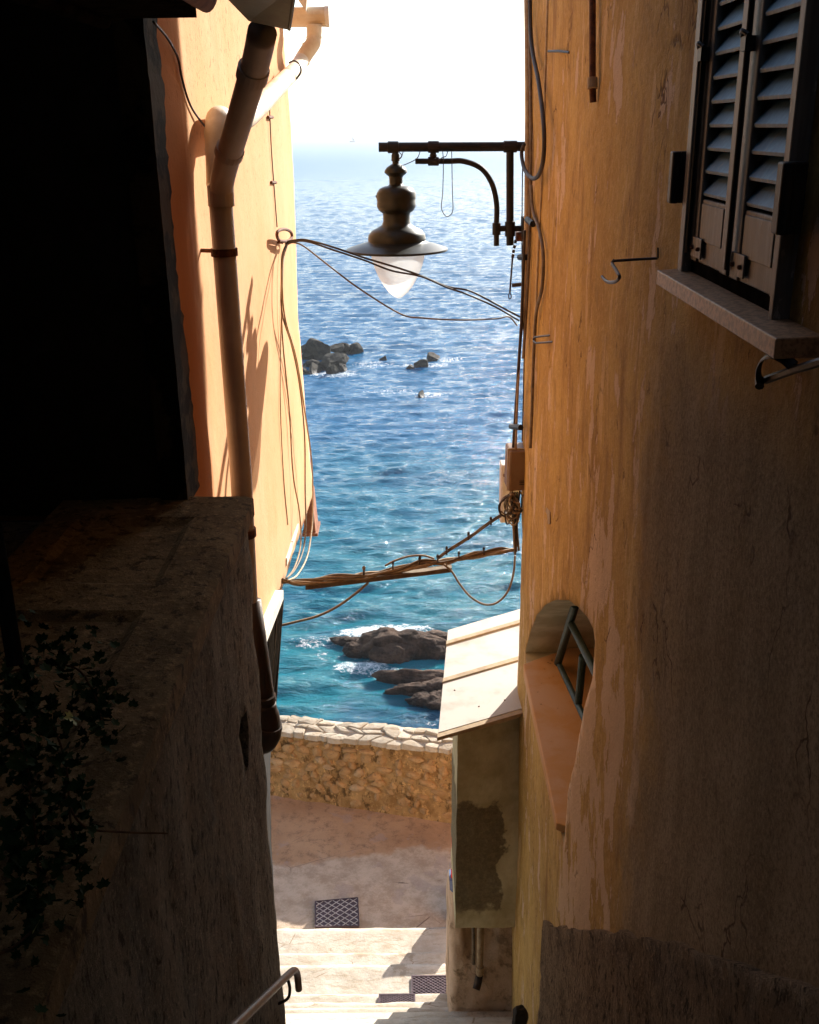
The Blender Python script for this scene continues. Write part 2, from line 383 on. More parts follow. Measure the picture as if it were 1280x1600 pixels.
M = dict(
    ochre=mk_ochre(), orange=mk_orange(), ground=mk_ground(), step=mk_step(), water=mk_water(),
    rough=mk_rough('dark_roughcast', (.29, .245, .185), (.15, .125, .093)),
    plinth=mk_rough('brown_roughcast', (.36, .25, .15), (.18, .12, .07), 60, .03, False),
    ledge=mk_rough('mossy_cement', (.24, .165, .083), (.13, .087, .042), 30, .012, False),
    dark=simple('shade_dark_plaster', (.035, .03, .026), (.02, .018, .015)),  # near-black: deep shade is put into this plaster's colour
    soffit=simple('grey_soffit', (.20, .17, .14)),
    pilaster=simple('peeling_grey_paint', (.06, .045, .03), (.010, .008, .006), .95, 0, 5, .4, 40, .01, .2, .46, .54),
    fascia=simple('white_painted_board', (.80, .76, .68), (.66, .61, .52), .7),
    brownpipe=simple('brown_painted_pipe', (.60, .50, .42), (.50, .40, .32), .5, 0, 5, .1),
    whitepipe=simple('cream_painted_pipe', (.80, .70, .55), (.66, .52, .34), .5, 0, 7, .1),
    iron=simple('cast_iron_dark', (.030, .022, .017), (.045, .025, .016), .45, .3, 12, .2),
    rust_brown=simple('rusty_steel', (.20, .075, .03), (.09, .035, .02), .8, .2, 40, .4),
    green=simple('grey_green_sheet_metal', (.085, .115, .10), (.05, .07, .06), .45, .4, 9, .1),
    lampiron=simple('grey_lamp_enamel', (.024, .024, .017), (.016, .015, .010), .4, .3, 9, .12, 60, .002, .45),
    black=simple('black_painted_steel', (.014, .014, .014), (.03, .022, .018), .5, .2, 20, .15),
    cable=simple('grey_cable_sheath', (.22, .16, .10), (.13, .095, .06), .6, 0, 20, .1),
    cabled=simple('black_cable_sheath', (.035, .028, .022), (.06, .04, .028), .55, 0, 20, .1),
    tan=simple('sun_bleached_cable', (.40, .29, .17), (.27, .18, .10), .7, 0, 25, .2),
    conduit=simple('cream_conduit', (.50, .40, .26), (.38, .27, .16), .6, 0, 20, .1),
    jbox=simple('beige_box_plastic', (.22, .135, .07), (.17, .10, .05), .5, 0, 6, .05),
    whitebox=simple('white_box_plastic', (.72, .66, .60), (.58, .50, .44), .5, 0, 6, .05),
    awning=simple('cream_sheet_roof', (.50, .465, .41), (.38, .34, .28), .7, 0, 5, .2, 30, .003, .3, .45, .75),
    batten=simple('tan_batten', (.42, .32, .20), (.32, .23, .14), .8),
    olive=None, slat=None, shutter=None, marble=None,
    greenbar=simple('dark_green_tube', (.045, .075, .06), (.03, .045, .035), .5, .2, 20, .1),
    mortar=mk_rough('orange_mortar', (.52, .31, .125), (.32, .17, .06), 11, .05, False),
    palemortar=simple('pale_coping_mortar', (.50, .42, .33), (.38, .30, .22), .95, 0, 20, .6, 60, .01),
    facestone=mk_stone('ochre_wall_stone', (.54, .33, .15), (.40, .22, .09)),
    palestone=mk_stone('buff_wall_stone', (.56, .37, .20), (.44, .27, .13)),
    coping=mk_stone('pale_coping_stone', (.60, .52, .41), (.46, .36, .25)),
    manhole=simple('violet_brown_iron', (.11, .075, .085), (.075, .05, .055), .55, .4, 30, .2),
    lattice=simple('worn_bright_iron', (.66, .60, .55), (.42, .36, .33), .5, .2, 30, .1),
    rail=simple('brown_handrail_steel', (.24, .15, .10), (.17, .10, .07), .35, .5, 20, .1),
    pink=None, terracotta=simple('terracotta_clay', (.36, .17, .10), (.24, .11, .07), .8),
    rockbrown=mk_rock('brown_sea_rock', (.045, .024, .015), (.17, .098, .062), .05),
    rockgrey=mk_rock('grey_boulder', (.016, .012, .009), (.065, .052, .036), .1),
    leaf=simple('ivy_leaf', (.026, .052, .015), (.014, .030, .009), .8, 0, 30, .2, 90, .004, .1),
    leafyellow=simple('yellowing_leaf', (.35, .34, .06), (.22, .25, .05), .6, 0, 30, .2),
    stem=simple('brown_stem', (.09, .05, .028), None, .95, 0, 14, .2, 90, .004, .0), sail=simple('white_sail', (.8, .8, .8)), hull=simple('dark_hull', (.05, .06, .08)),
    signred=simple('red_sign_paint', (.55, .05, .04), (.5, .04, .03)), signblue=simple('slate_blue_paint', (.10, .14, .26), (.08, .11, .2)),
    wood=simple('shade_dark_old_wood', (.022, .017, .013), (.010, .008, .006), .95, 0, 20, .5, 40, .01, .0),  # near-black: the shade on the planks is put into the wood colour
    spider=simple('black_hole', (.01, .008, .006)),
)
t = NT('weathered_olive_cement')
c = t.mix(t.ramp(t.noise(3.5, 6, .65), .35, .65), (.62, .55, .35), (.44, .37, .21))
xx, yy, zz = t.xyz()
pt = t.math('MULTIPLY', t.ramp(t.math('ADD', zz, t.math('MULTIPLY', t.noise(5, 6, .6), .5)), 15.68, 15.62), t.ramp(t.math('ADD', zz, t.math('MULTIPLY', t.noise(7, 6, .6), .35)), 14.62, 14.68))
pt = t.math('MULTIPLY', pt, t.ramp(t.math('ADD', xx, t.math('MULTIPLY', t.noise(3.2, 5, .6), .5)), .90, .875))
rg = t.noise(28, 7, .8)
c = t.mix(t.math('MULTIPLY', pt, .8), c, t.mix(t.ramp(rg, .4, .65), (.11, .08, .045), (.24, .19, .11)))
M['olive'] = t.done(c, .95, t.bump(t.math('ADD', t.math('MULTIPLY', rg, t.math('ADD', pt, .15)), t.math('MULTIPLY', pt, -.5)), .8, .02), spec=.1)
t = NT('pinkish_patched_cement')
c = t.mix(t.ramp(t.noise(2.5, 6, .65), .35, .65), (.72, .53, .38), (.54, .37, .24))
c = t.mix(t.ramp(t.noise(5, 6, .7), .52, .64), c, (.31, .21, .13))
M['pink'] = t.done(c, .95, t.bump(t.noise(14, 7, .75), .9, .03), spec=.1)
def woody(name, c1, c2, chip):
    t = NT(name)
    g = t.noise(1, 5, .6, t.scale((60, 60, 3)))
    c = t.mix(t.ramp(g, .35, .68), c1, c2)
    c = t.mix(t.math('MULTIPLY', t.ramp(t.noise(1, 5, .7, t.scale((35, 35, 12))), .60, .66), .8), c, chip)
    return t.done(c, .5, t.bump(g, .3, .003), spec=.4)
M['shutter'] = woody('faded_shutter_paint', (.115, .095, .080), (.19, .17, .15), (.38, .34, .29))
M['slat'] = woody('sky_tinted_slat_paint', (.06, .20, .33), (.09, .27, .41), (.20, .29, .34))  # blue of the reflected sky is put into the slat colour
t = NT('speckled_marble')
c = t.mix(t.ramp(t.noise(60, 5, .7), .42, .62), (.46, .25, .125), (.22, .115, .055))
M['marble'] = t.done(c, .45, t.bump(t.noise(80, 3), .15, .003), spec=.4)

# ================================================================ SETTING
# sea: one sheet to the horizon, rows closer together near the shore, real swell
import numpy as np
def swell(X, Y):
    r = np.random.RandomState(4); Z = np.zeros_like(X)
    for i in range(60):
        L = 10**r.uniform(-.2, .5); a = r.normal(math.pi/2+.15, .38); k = 2*math.pi/L
        A = .0078*L**.72
        ph = k*(X*math.cos(a)+Y*math.sin(a))+r.uniform(0, 6.28)
        ph = ph+.7*np.sin(.13*X*r.uniform(.6, 1.4)+.11*Y*r.uniform(.6, 1.4)+r.uniform(0, 6))
        Z += A*(np.sin(ph)+.28*np.cos(2*ph))
    return Z
ys = np.concatenate([np.arange(-4, 24, 4.), 24*np.exp(np.linspace(0, math.log(620/24), 960)), 620*np.exp(np.linspace(0, math.log(24000/620), 60))[1:]])
nc = 360
u = np.linspace(-1, 1, nc); u = np.sign(u)*np.abs(u)**1.15
Yg, Ug = np.meshgrid(ys, u, indexing='ij')
Xg = Ug*(9+np.maximum(Yg, 0)*.33)
Xg = np.where(Yg > 620, Ug*(9+620*.33+(Yg-620)*.9), Xg)
fade = np.clip((600-Yg)/420, 0, 1)**.7*np.clip((Yg-14)/8, 0, 1)
Zg = swell(Xg, Yg)*fade*.85
Xg[:, 0] -= 60+np.maximum(ys, 0)*.8; Xg[:, -1] += 60+np.maximum(ys, 0)*.8
nr = len(ys)
co = np.stack([Xg, Yg, Zg], -1).reshape(-1, 3)
me = bpy.data.meshes.new('sea')
i = np.arange(nr-1)[:, None]*nc+np.arange(nc-1)[None, :]
q = np.stack([i, i+1, i+nc+1, i+nc], -1).reshape(-1, 4)
me.vertices.add(len(co)); me.vertices.foreach_set('co', co.ravel())
me.loops.add(q.size); me.loops.foreach_set('vertex_index', q.ravel())
me.polygons.add(len(q)); me.polygons.foreach_set('loop_start', np.arange(len(q))*4); me.polygons.foreach_set('loop_total', np.full(len(q), 4))
me.update(); me.polygons.foreach_set('use_smooth', np.ones(len(q), bool)); me.materials.append(M['water'])
o = bpy.data.objects.new('sea', me); C.objects.link(o); tag(o, kind='structure')

# sea air: pale haze that swallows the far water
hm = bpy.data.materials.new('sea_air'); hm.use_nodes = True; hm.node_tree.nodes.clear()
pv = hm.node_tree.nodes.new('ShaderNodeVolumePrincipled'); pv.inputs['Color'].default_value = (.93, .96, 1, 1); pv.inputs['Density'].default_value = HAZE; pv.inputs['Anisotropy'].default_value = .3
mo = hm.node_tree.nodes.new('ShaderNodeOutputMaterial'); hm.node_tree.links.new(pv.outputs[0], mo.inputs['Volume'])
o = obj('haze', bx(-26000, 26000, -400, 25000, -4.5, 25.2), hm); tag(o, kind='stuff')

# promenade below and the rock it stands on
o = obj('promenade', sheet(lin(-7, 5, 90), lin(4.2, 11.3, 80), lambda x, y: 12.25+.018*nz(x*1.1, y*1.1)+.008*nz(x*5, y*5)), M['ground'], smooth=True); tag(o, kind='structure')
o = obj('cliff', bx(-30, 30, -6, 11.0, -3, 12.15), M['rockbrown']); tag(o, kind='structure')

# stairs: descending away from the camera, every step a slab of its own
edges = [8.26, 7.77, 7.47, 6.975, 6.74]
yy_, zz_ = 6.74, 12.25+.15*5
while zz_ < 18.2:
    yy_ -= .235; edges.append(yy_); zz_ += .19
st = thing('stairs', (0, 8.26, 12.25), kind='structure')
z = 12.25; rs = random.Random(5)
for i, e in enumerate(edges):
    z += .15 if i < 5 else .19
    nx = edges[i+1] if i+1 < len(edges) else e-1.4
    ph = rs.uniform(0, 50); vis = i < 6
    bm = bmesh.new(); n = 44 if vis else 4; m = 12 if vis else 2
    x0, x1 = (-1.7 if e > 5.6 else -.66), .76
    g = []
    for a in lin(e+.012, nx-.02, m):
        g.append([bm.verts.new((x, a+(.014*nz(x*4, ph) if a > e-.02 else 0), z+.012*nz(x*2.2, a*2.2+ph)+.004*nz(x*9, a*9, ph)-(.010 if a > e-.01 else 0))) for x in lin(x0, x1, n)])
    for p_ in range(m):
        for k in range(n): bm.faces.new((g[p_][k], g[p_+1][k], g[p_+1][k+1], g[p_][k+1]))
    lo = [bm.verts.new((v.co.x, v.co.y, z-.5)) for v in g[0]]
    for k in range(n): bm.faces.new((g[0][k], g[0][k+1], lo[k+1], lo[k]))
    bmesh.ops.recalc_face_normals(bm, faces=bm.faces)
    for f in bm.faces:
        if f.normal.z > .3: f.smooth = True
    obj('step', bm, M['step'], st)

# ================================================================ RIGHT BUILDING
rb = thing('ochre_building', (.75, 4, 12.2), 'ochre plastered house with flaking wall, louvred shutters and arched niche right of the alley', 'building')
niche = [(0.75, 6.094, 16.615)[1:], (0.75, 6.184, 16.649)[1:], (0.75, 5.978, 16.911)[1:], (0.75, 5.661, 17.188)[1:], (0.75, 5.292, 17.439)[1:], (0.75, 4.917, 17.649)[1:], (0.75, 4.567, 17.813)[1:], (0.75, 4.255, 17.929)[1:], (0.75, 4.007, 18.003)[1:], (0.75, 3.85, 18.025)[1:], (0.75, 3.793, 17.992)[1:], (0.75, 3.802, 17.815)[1:], (0.75, 4.006, 17.401)[1:], (0.75, 4.208, 16.944)[1:], (4.25, 16.60)]
win = [(2.06, 19.66), (2.80, 19.66), (2.80, 21.0), (2.06, 21.0)]
outl = [(-3.5, 10.5), (6.6, 10.5), (6.64, 16.5), (6.70, 17.3), (6.79, 18.36), (6.93, 19.3), (7.04, 20.0), (7.16, 20.75), (7.2, 24.2), (-3.5, 24.2)]
def edge_y(z):
    p = outl[1:9]
    for a, b in zip(p, p[1:]):
        if a[1] <= z <= b[1]: return a[0]+(b[0]-a[0])*(z-a[1])/(b[1]-a[1])
    return 7.0
def rfn(y, z):
    d = max(0, 1-(edge_y(z)-y)/.07)
    return .016*nz(y*1.1, z*.8)+.006*nz(y*4, z*3)+.0025*nz(y*14, z*12)+.035*d*d
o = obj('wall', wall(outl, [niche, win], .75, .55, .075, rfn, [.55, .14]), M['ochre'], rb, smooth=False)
o.data.materials.append(simple('grey_green_limewash', (.66, .60, .42), (.50, .44, .28), .95, 0, 6, .5, 30, .01))
for f in o.data.polygons:
    f.use_smooth = abs(f.normal.x) > .8
    if abs(f.normal.x) < .5 and 3.7 < f.center.y+4 < 6.4 and 16 < f.center.z+12.2 < 18.2: f.material_index = 1
obj('light_block_core', bx(1.30, 5.0, -3.5, 6.62, 10.5, 24.2), M['orange'], rb)  # solid core added inside the house to block sun; also backs the niche
obj('roof', bx(.60, 5.2, -3.6, 7.3, 24.2, 24.45), M['terracotta'], rb)
# deep stone sill of the niche
s = bmesh.new()
hexa(s, [(.715, 5.92, 16.61), (.715, 4.36, 16.61), (1.29, 4.0, 16.61), (1.29, 6.3, 16.61)], [(.715, 5.96, 16.69), (.715, 4.34, 16.67), (1.29, 4.0, 16.69), (1.29, 6.3, 16.71)])
t = NT('worn_niche_sill'); c = t.mix(t.ramp(t.noise(4, 6, .6), .4, .62), (.62, .37, .19), (.60, .31, .10))
c = t.mix(t.ramp(t.noise(16, 4), .66, .72), c, (.22, .13, .07))
obj('niche_sill', s, t.done(c, .7, t.bump(t.noise(20, 5), .3, .006), spec=.3), rb, bevel=.008)
# window: frame, two shutters with slats, sill
wf = obj('window', bx(.85, .87, 2.03, 2.83, 19.62, 21.03), M['spider'], rb)
obj('threshold', bx(.74, .85, 2.06, 2.80, 19.62, 19.664), M['wood'], rb)
WZ0, WZ1 = 19.665, 20.98
def stile(name, y0, y1, z0, z1, x0, x1, parent, mat='shutter', bev=.004): return obj(name, bx(x0, x1, y0, y1, z0, z1), M[mat], parent, bevel=bev)
stile('frame', 2.755, 2.80, 19.62, 20.99, .715, .80, wf)
stile('frame', 2.035, 2.062, 19.62, 20.99, .715, .80, wf)
stile('frame', 2.062, 2.755, 20.955, 21.0, .715, .80, wf)
for (ya, yb) in ((2.425, 2.75), (2.067, 2.40)):
    sh = stile('shutter', yb-.062, yb, WZ0, 20.95, .733, .772, rb)
    stile('stile', ya, ya+.055, WZ0, 20.95, .733, .772, sh)
    stile('rail', ya+.055, yb-.062, WZ0, WZ0+.155, .738, .768, sh)
    stile('panel_moulding', ya+.065, yb-.072, WZ0+.055, WZ0+.145, .734, .738, sh)
    stile('rail', ya+.055, yb-.062, 20.86, 20.95, .738, .768, sh)
    bm = bmesh.new(); tube(bm, [(.722, yb-.014, WZ0+.02), (.722, yb-.014, WZ0+.48)], .006); tube(bm, [(.722, yb-.014, WZ0+.50), (.722, yb-.014, 20.9)], .006)
    box(bm, .712, .734, yb-.03, yb+.004, WZ0+.475, WZ0+.505); tube(bm, [(.716, yb-.035, WZ0+.505), (.708, yb-.014, WZ0+.515), (.716, yb+.008, WZ0+.505)], .005)
    obj('bolt_rod', bm, M['black'], sh)
    pl = bx(.728, .7325, yb-.115, yb-.02, WZ0+.012, WZ0+.062); obj('corner_plate', pl, M['shutter'], sh, bevel=.0015)
    for dy in (-.095, -.04):
        s = lathe([(0, WZ0+.030), (.005, WZ0+.031), (.0065, WZ0+.035), (.005, WZ0+.040), (0, WZ0+.041)], (.7265, yb+dy), 8); obj('screw', s, M['rust_brown'], sh)
    z = WZ0+.175; z0 = z; k = 0; proto = None
    while z < 20.85:
        if proto is None:
            bm = bmesh.new(); ya2, yb2 = ya+.05, yb-.058
            hexa(bm, [(.739, ya2, z-.012), (.739, yb2, z-.012), (.772, yb2, z+.032), (.772, ya2, z+.032)], [(.737, ya2, z-.005), (.737, yb2, z-.005), (.769, yb2, z+.040), (.769, ya2, z+.040)])
            proto = obj('slat', bm, M['slat'], sh)
        else:
            c = proto.copy(); C.objects.link(c); c.location = proto.location+Vector((0, 0, z-z0)); c.parent = sh
        z += .0535; k += 1
for y in (2.845, 2.005):
    b = bx(.690, .738, y-.012, y+.022, 19.80, 19.93); tube(b, [(.70, y-.014, 19.80), (.70, y-.014, 19.93)], .013)
    obj('hinge', b, M['black'], rb, bevel=.004)
s = bmesh.new()
hexa(s, [(.665, 2.815, 19.592), (.665, 1.86, 19.592), (.80, 1.86, 19.592), (.80, 2.815, 19.592)], [(.665, 2.815, 19.630), (.665, 1.86, 19.630), (.80, 1.86, 19.636), (.80, 2.815, 19.636)])
obj('window_sill', s, M['marble'], rb, bevel=.003)
# rough plinth that climbs with the steps
pl = [(4.76, 10.6)]+[(4.76+.02*nz(k*3.3, 1), 10.6+5.1*k/14) for k in range(1, 14)]
top_ = [(4.72, 15.72), (4.45, 15.90), (3.2, 17.03), (2.39, 17.74), (1.49, 18.48), (0, 19.75)]
for a, bq in zip(top_, top_[1:]):
    n = max(1, int(abs(bq[0]-a[0])/.07))
    pl += [(a[0]+(bq[0]-a[0])*k/n, a[1]+(bq[1]-a[1])*k/n+.03*nz(5, (a[0]+(bq[0]-a[0])*k/n)*5)+.012*nz(8, k*1.7)) for k in range(n)]
pl += [(0, 19.75), (-3.4, 22.4), (-3.4, 10.6)]
o = obj('plinth', wall(pl, [], .725, .10, .045, lambda y, z: .012*nz(y*3, z*3)+.009*nz(y*14, z*14)), M['plinth'], rb, smooth=True)

# ================================================================ LAMP
lamp = thing('wall_lamp', (.72, 6.8, 19.3), 'bell-shaped grey street lamp with white glass drop hanging from a pipe bracket', 'street lamp')
arm = obj('bracket_arm', tb([(-0.183, 6.8, 19.879), (0.735, 6.8, 19.872)], .0285, 14), M['black'], lamp)
post = obj('bracket_post', tb([(0.635, 6.8, 19.899), (0.649, 6.8, 19.274)], .024, 14), M['black'], lamp)
br = obj('curved_brace', tb([(0.044, 6.8, 19.793), (0.248, 6.8, 19.791), (0.349, 6.8, 19.789), (0.458, 6.8, 19.746), (0.527, 6.8, 19.653), (0.558, 6.8, 19.533), (0.56, 6.8, 19.407), (0.562, 6.8, 19.271)], .0175, 12), M['black'], lamp)
for (x, y0, y1, r) in ((797, 219, 240, .034), (677, 220, 241, .034), (614, 221, 239, .034), (776, 347, 368, .025), (797, 346, 369, .031)):
    pass
def collar(px, r, parent=lamp):
    obj('collar', tb(px, r, 14), M['black'], parent, bevel=.003)
collar([(0.596, 6.8, 19.873), (0.679, 6.8, 19.872)], .036)
collar([(0.125, 6.8, 19.877), (0.193, 6.8, 19.876)], .036)
collar([(-0.127, 6.8, 19.878), (-0.059, 6.8, 19.877)], .036)
collar([(0.124, 6.8, 19.792), (0.192, 6.8, 19.791)], .027)
collar([(0.56, 6.8, 19.415), (0.561, 6.8, 19.339)], .027)
collar([(0.646, 6.8, 19.422), (0.648, 6.8, 19.33)], .033)
ly = 6.8
def LZ(a): return a
p1, p2 = (0.157, 6.8, 19.852), (0.156, 6.8, 19.807)
obj('connector', lathe([(.001, p1[2]), (.028, p1[2]), (.018, (p1[2]+p2[2])/2+.01), (.024, (p1[2]+p2[2])/2-.005), (.018, (p1[2]+p2[2])/2-.015), (.03, p2[2]), (.001, p2[2])], p1[:2], 16), M['black'], lamp)
obj('connector', tb([(0.56, 6.8, 19.379), (0.647, 6.8, 19.378), (0.749, 6.8, 19.377)], .019, 12, 1), M['black'], lamp)
obj('wall_plate', bx(.72, .752, 6.74, 6.86, 19.33, 19.45), M['black'], lamp, bevel=.004)
# lamp body: a lathe, widths and heights measured in metres about its axis
lc = (-0.079, 6.8, 19.61)
def zz(y): return lc[2]-(y-300)*.004113*1.06
prof = [(0, 236), (.028, 236), (.03, 243), (.019, 246), (.026, 249), (.027, 257), (.020, 258), (.021, 261), (.030, 262), (.057, 266), (.070, 270), (.072, 273), (.058, 276), (.046, 278), (.043, 280),
        (.042, 289), (.050, 291), (.075, 292), (.105, 295), (.123, 301), (.126, 308), (.121, 313), (.123, 314), (.124, 320), (.112, 325), (.103, 327), (.090, 329), (.086, 332), (.086, 341), (.095, 346), (.125, 350),
        (.160, 354), (.182, 360), (.186, 366), (.184, 369), (.195, 371), (.215, 372), (.24, 373.5), (.29, 377), (.326, 380), (.328, 382), (.326, 383), (.24, 378), (.18, 375), (0, 374)]
body = obj('lamp_shade', lathe([(r*1.0, zz(y)) for r, y in prof], lc[:2], 64), M['lampiron'], lamp, smooth=True)
m = body.modifiers.new('edge', 'EDGE_SPLIT'); m.split_angle = R(40)
gl = NT('frosted_glass'); gc = gl.mix(gl.ramp(gl.noise(5, 3), .3, .7), (.95, .97, .97), (.90, .93, .93))
gm = gl.done(gc, .3, spec=.5)
tr = gl.n('ShaderNodeBsdfTranslucent'); gl.put(tr.inputs[0], gc); ms = gl.n('ShaderNodeMixShader'); ms.inputs[0].default_value = .75
gl.t.links.new(gl.b.outputs[0], ms.inputs[1]); gl.t.links.new(tr.outputs[0], ms.inputs[2]); tp = gl.n('ShaderNodeBsdfTransparent'); m2 = gl.n('ShaderNodeMixShader'); m2.inputs[0].default_value = .42; gl.t.links.new(ms.outputs[0], m2.inputs[1]); gl.t.links.new(tp.outputs[0], m2.inputs[2]); gl.t.links.new(m2.outputs[0], gl.t.nodes['Material Output'].inputs[0])
gp = [(0, 374), (.165, 377), (.176, 384), (.170, 394), (.155, 406), (.130, 420), (.098, 433), (.062, 444), (.03, 450), (.012, 452), (0, 452.5)]
obj('glass_globe', lathe([(r, zz(y)) for r, y in gp], (lc[0]+.005, lc[1]), 48), gm, lamp, smooth=True)
obj('side_bolt', tb([(-0.189, 6.8, 19.585), (-0.209, 6.8, 19.585)], .008, 8), M['lampiron'], lamp)
for pts in ([(-0.059, 6.78, 19.851), (-0.04, 6.78, 19.829), (-0.064, 6.78, 19.799)], [(0.076, 6.78, 19.854), (0.056, 6.78, 19.812), (0.008, 6.78, 19.786), (-0.048, 6.78, 19.768), (-0.072, 6.78, 19.78)], [(-0.031, 6.78, 19.851), (-0.044, 6.78, 19.817), (-0.068, 6.78, 19.802)],
            [(0.215, 6.77, 19.852), (0.219, 6.77, 19.78), (0.215, 6.77, 19.609), (0.207, 6.77, 19.512), (0.236, 6.77, 19.461), (0.268, 6.77, 19.472), (0.28, 6.77, 19.511), (0.276, 6.77, 19.608), (0.271, 6.77, 19.851)],
            [(0.247, 6.77, 19.852), (0.235, 6.77, 19.822), (0.207, 6.77, 19.811), (0.187, 6.77, 19.781)]):
    obj('loose_wire', tb(pts, .0028, 5, 6), M['cabled'], lamp)

# ================================================================ LEFT ORANGE BUILDING
ob = thing('orange_building', (-.85, 6, 12.2), 'sunlit orange rendered house whose upper floor overhangs left of the alley', 'building')
ool = [(3.77, 17.35), (5.13, 17.28), (6.03, 17.20), (8.3, 17.05), (8.27, 17.25), (8.0, 18.0), (7.82, 18.64), (7.95, 19.4), (7.99, 20.0), (7.86, 20.6), (7.86, 21.05), (3.77, 21.05)]
def ofn(y, z): 
    e = max(0, 1-(y-3.77)/.5)
    return .008*nz(y*.9, z*.8+9)+.003*nz(y*5, z*4)-.03*e*e
o = obj('wall', wall(ool, [], -.85, -2.6, .08, ofn), M['orange'], ob)
for f in o.data.polygons: f.use_smooth = abs(f.normal.x) > .8
obj('roof', bx(-3.6, -.80, 3.9, 8.15, 21.05, 21.2), M['terracotta'], ob)
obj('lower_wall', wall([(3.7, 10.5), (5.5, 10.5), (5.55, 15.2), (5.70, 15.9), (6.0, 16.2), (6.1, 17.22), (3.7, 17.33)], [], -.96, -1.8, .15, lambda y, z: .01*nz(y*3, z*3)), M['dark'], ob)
b = bmesh.new()
hexa(b, [(-0.8, 4.694, 17.418), (-0.8, 5.737, 17.283), (-.86, (-0.8, 5.737, 17.283)[1], (-0.8, 5.737, 17.283)[2]), (-.86, (-0.8, 4.694, 17.418)[1], (-0.8, 4.694, 17.418)[2])],
        [(-0.8, 4.664, 17.509), (-0.8, 5.761, 17.333), (-.86, (-0.8, 5.761, 17.333)[1], (-0.8, 5.761, 17.333)[2]), (-.86, (-0.8, 4.664, 17.509)[1], (-0.8, 4.664, 17.509)[2])])
obj('fascia_board', b, M['fascia'], ob)
b = bmesh.new()
hexa(b, [(-0.842, 6.319, 17.253), (-0.842, 7.036, 17.228), (-.87, (-0.842, 7.036, 17.228)[1], (-0.842, 7.036, 17.228)[2]), (-.87, (-0.842, 6.319, 17.253)[1], (-0.842, 6.319, 17.253)[2])],
        [(-0.842, 6.342, 17.299), (-0.842, 7.097, 17.254), (-.87, (-0.842, 7.097, 17.254)[1], (-0.842, 7.097, 17.254)[2]), (-.87, (-0.842, 6.342, 17.299)[1], (-0.842, 6.342, 17.299)[2])])
obj('fascia_board', b, M['fascia'], ob)
# two plank shutters hinged open below the fascia, their shade painted near-black
for (a, bq, c, d) in (((-0.83, 5.242, 17.249), (-0.83, 5.598, 17.226), (-0.86, 5.304, 16.627), (-0.86, 5.166, 16.715)), ((-0.82, 5.568, 17.271), (-0.82, 5.88, 17.216), (-0.86, 5.433, 16.568), (-0.86, 5.288, 16.593))):
    b = bmesh.new(); q = [Vector(v) for v in (a, bq, c, d)]
    hexa(b, [v-Vector((.03, 0, 0)) for v in q], q)
    bmesh.ops.recalc_face_normals(b, faces=b.faces)
    obj('plank_shutter', b, M['wood'], ob, bevel=.003)
obj('iron_strip', tb([(-0.8, 5.737, 17.283), (-0.84, 5.356, 16.683)], .003, 6), M['cable'], ob)
obj('iron_strip', tb([(-0.8, 5.421, 17.314), (-0.82, 5.135, 16.947)], .002, 6), M['cable'], ob)
# terracotta outlet box at the far lower corner
bm = bmesh.new()
cx, cy = -.70, 8.35
p = (-0.876, 8.35, 17.081); p2 = (-0.891, 8.35, 16.745)
hexa(bm, [(p[0]-.06, 8.2, p2[2]), (p[0]+.045, 8.2, p2[2]), (p[0]+.045, 8.45, p2[2]), (p[0]-.06, 8.45, p2[2])], [(p[0]-.03, 8.2, p[2]), (p[0]+.025, 8.2, p[2]), (p[0]+.025, 8.45, p[2]), (p[0]-.03, 8.45, p[2])])
box(bm, p[0]-.07, p[0]+.062, 8.18, 8.47, p2[2]-.03, p2[2]-.002)
obj('outlet_box', bm, M['terracotta'], ob)

# gutter and cream pipe at the far eave
cg = thing('cream_drainpipe', (-.8, 7.9, 20.4), 'cream gutter end and drainpipe slanting along the top of the orange wall', 'drainpipe')
g = tb([(-0.898, 8.0, 20.728), (-0.718, 8.0, 20.726), (-0.574, 8.0, 20.728)], .066, 20, 1); obj('gutter', g, M['whitepipe'], cg, smooth=False)
obj('gutter_cap', tb([(-0.574, 8.0, 20.728), (-0.542, 8.0, 20.728)], .070, 20, 1), M['fascia'], cg, bevel=.006)
bm = bmesh.new(); a = Vector((-0.698, 7.9, 20.753)); bq = Vector((-0.765, 7.9, 20.849)); cq = Vector((-0.685, 7.9, 20.848))
hexa(bm, [a, bq, cq], [a+Vector((0, .1, 0)), bq+Vector((0, .1, 0)), cq+Vector((0, .1, 0))]); bmesh.ops.recalc_face_normals(bm, faces=bm.faces)
obj('gutter_bracket', bm, M['fascia'], cg)
obj('swan_neck', tb([(-0.648, 7.95, 20.676), (-0.652, 7.95, 20.594), (-0.661, 7.93, 20.552), (-0.711, 7.9, 20.485), (-0.75, 7.9, 20.431)], .054, 16, 5), M['whitepipe'], cg, smooth=True)
for a, bq in (((-0.652, 7.95, 20.598), (-0.652, 7.95, 20.586)), ((-0.684, 7.92, 20.527), (-0.694, 7.92, 20.514)), ((-0.726, 7.9, 20.46), (-0.74, 7.9, 20.444))):
    obj('joint_ring', tb([a, bq], .057, 16, 1), M['whitepipe'], cg)
obj('slanting_pipe', tb([(-0.74, 7.9, 20.448), (-0.758, 7.6, 20.372), (-0.775, 6.61, 20.223), (-0.775, 5.768, 20.106), (-0.775, 5.181, 20.04), (-0.79, 4.809, 20.028), (-0.77, 4.5, 20.036), (-0.764, 4.42, 20.002), (-0.758, 4.36, 19.942), (-0.755, 4.3, 19.787)], .052, 18, 6), M['whitepipe'], cg, smooth=True)
obj('clamp', tb([(-0.768, 7.3, 20.396), (-0.729, 7.25, 20.404), (-0.692, 7.2, 20.378), (-0.686, 7.2, 20.336), (-0.717, 7.2, 20.291)], .006, 6), M['black'], cg)
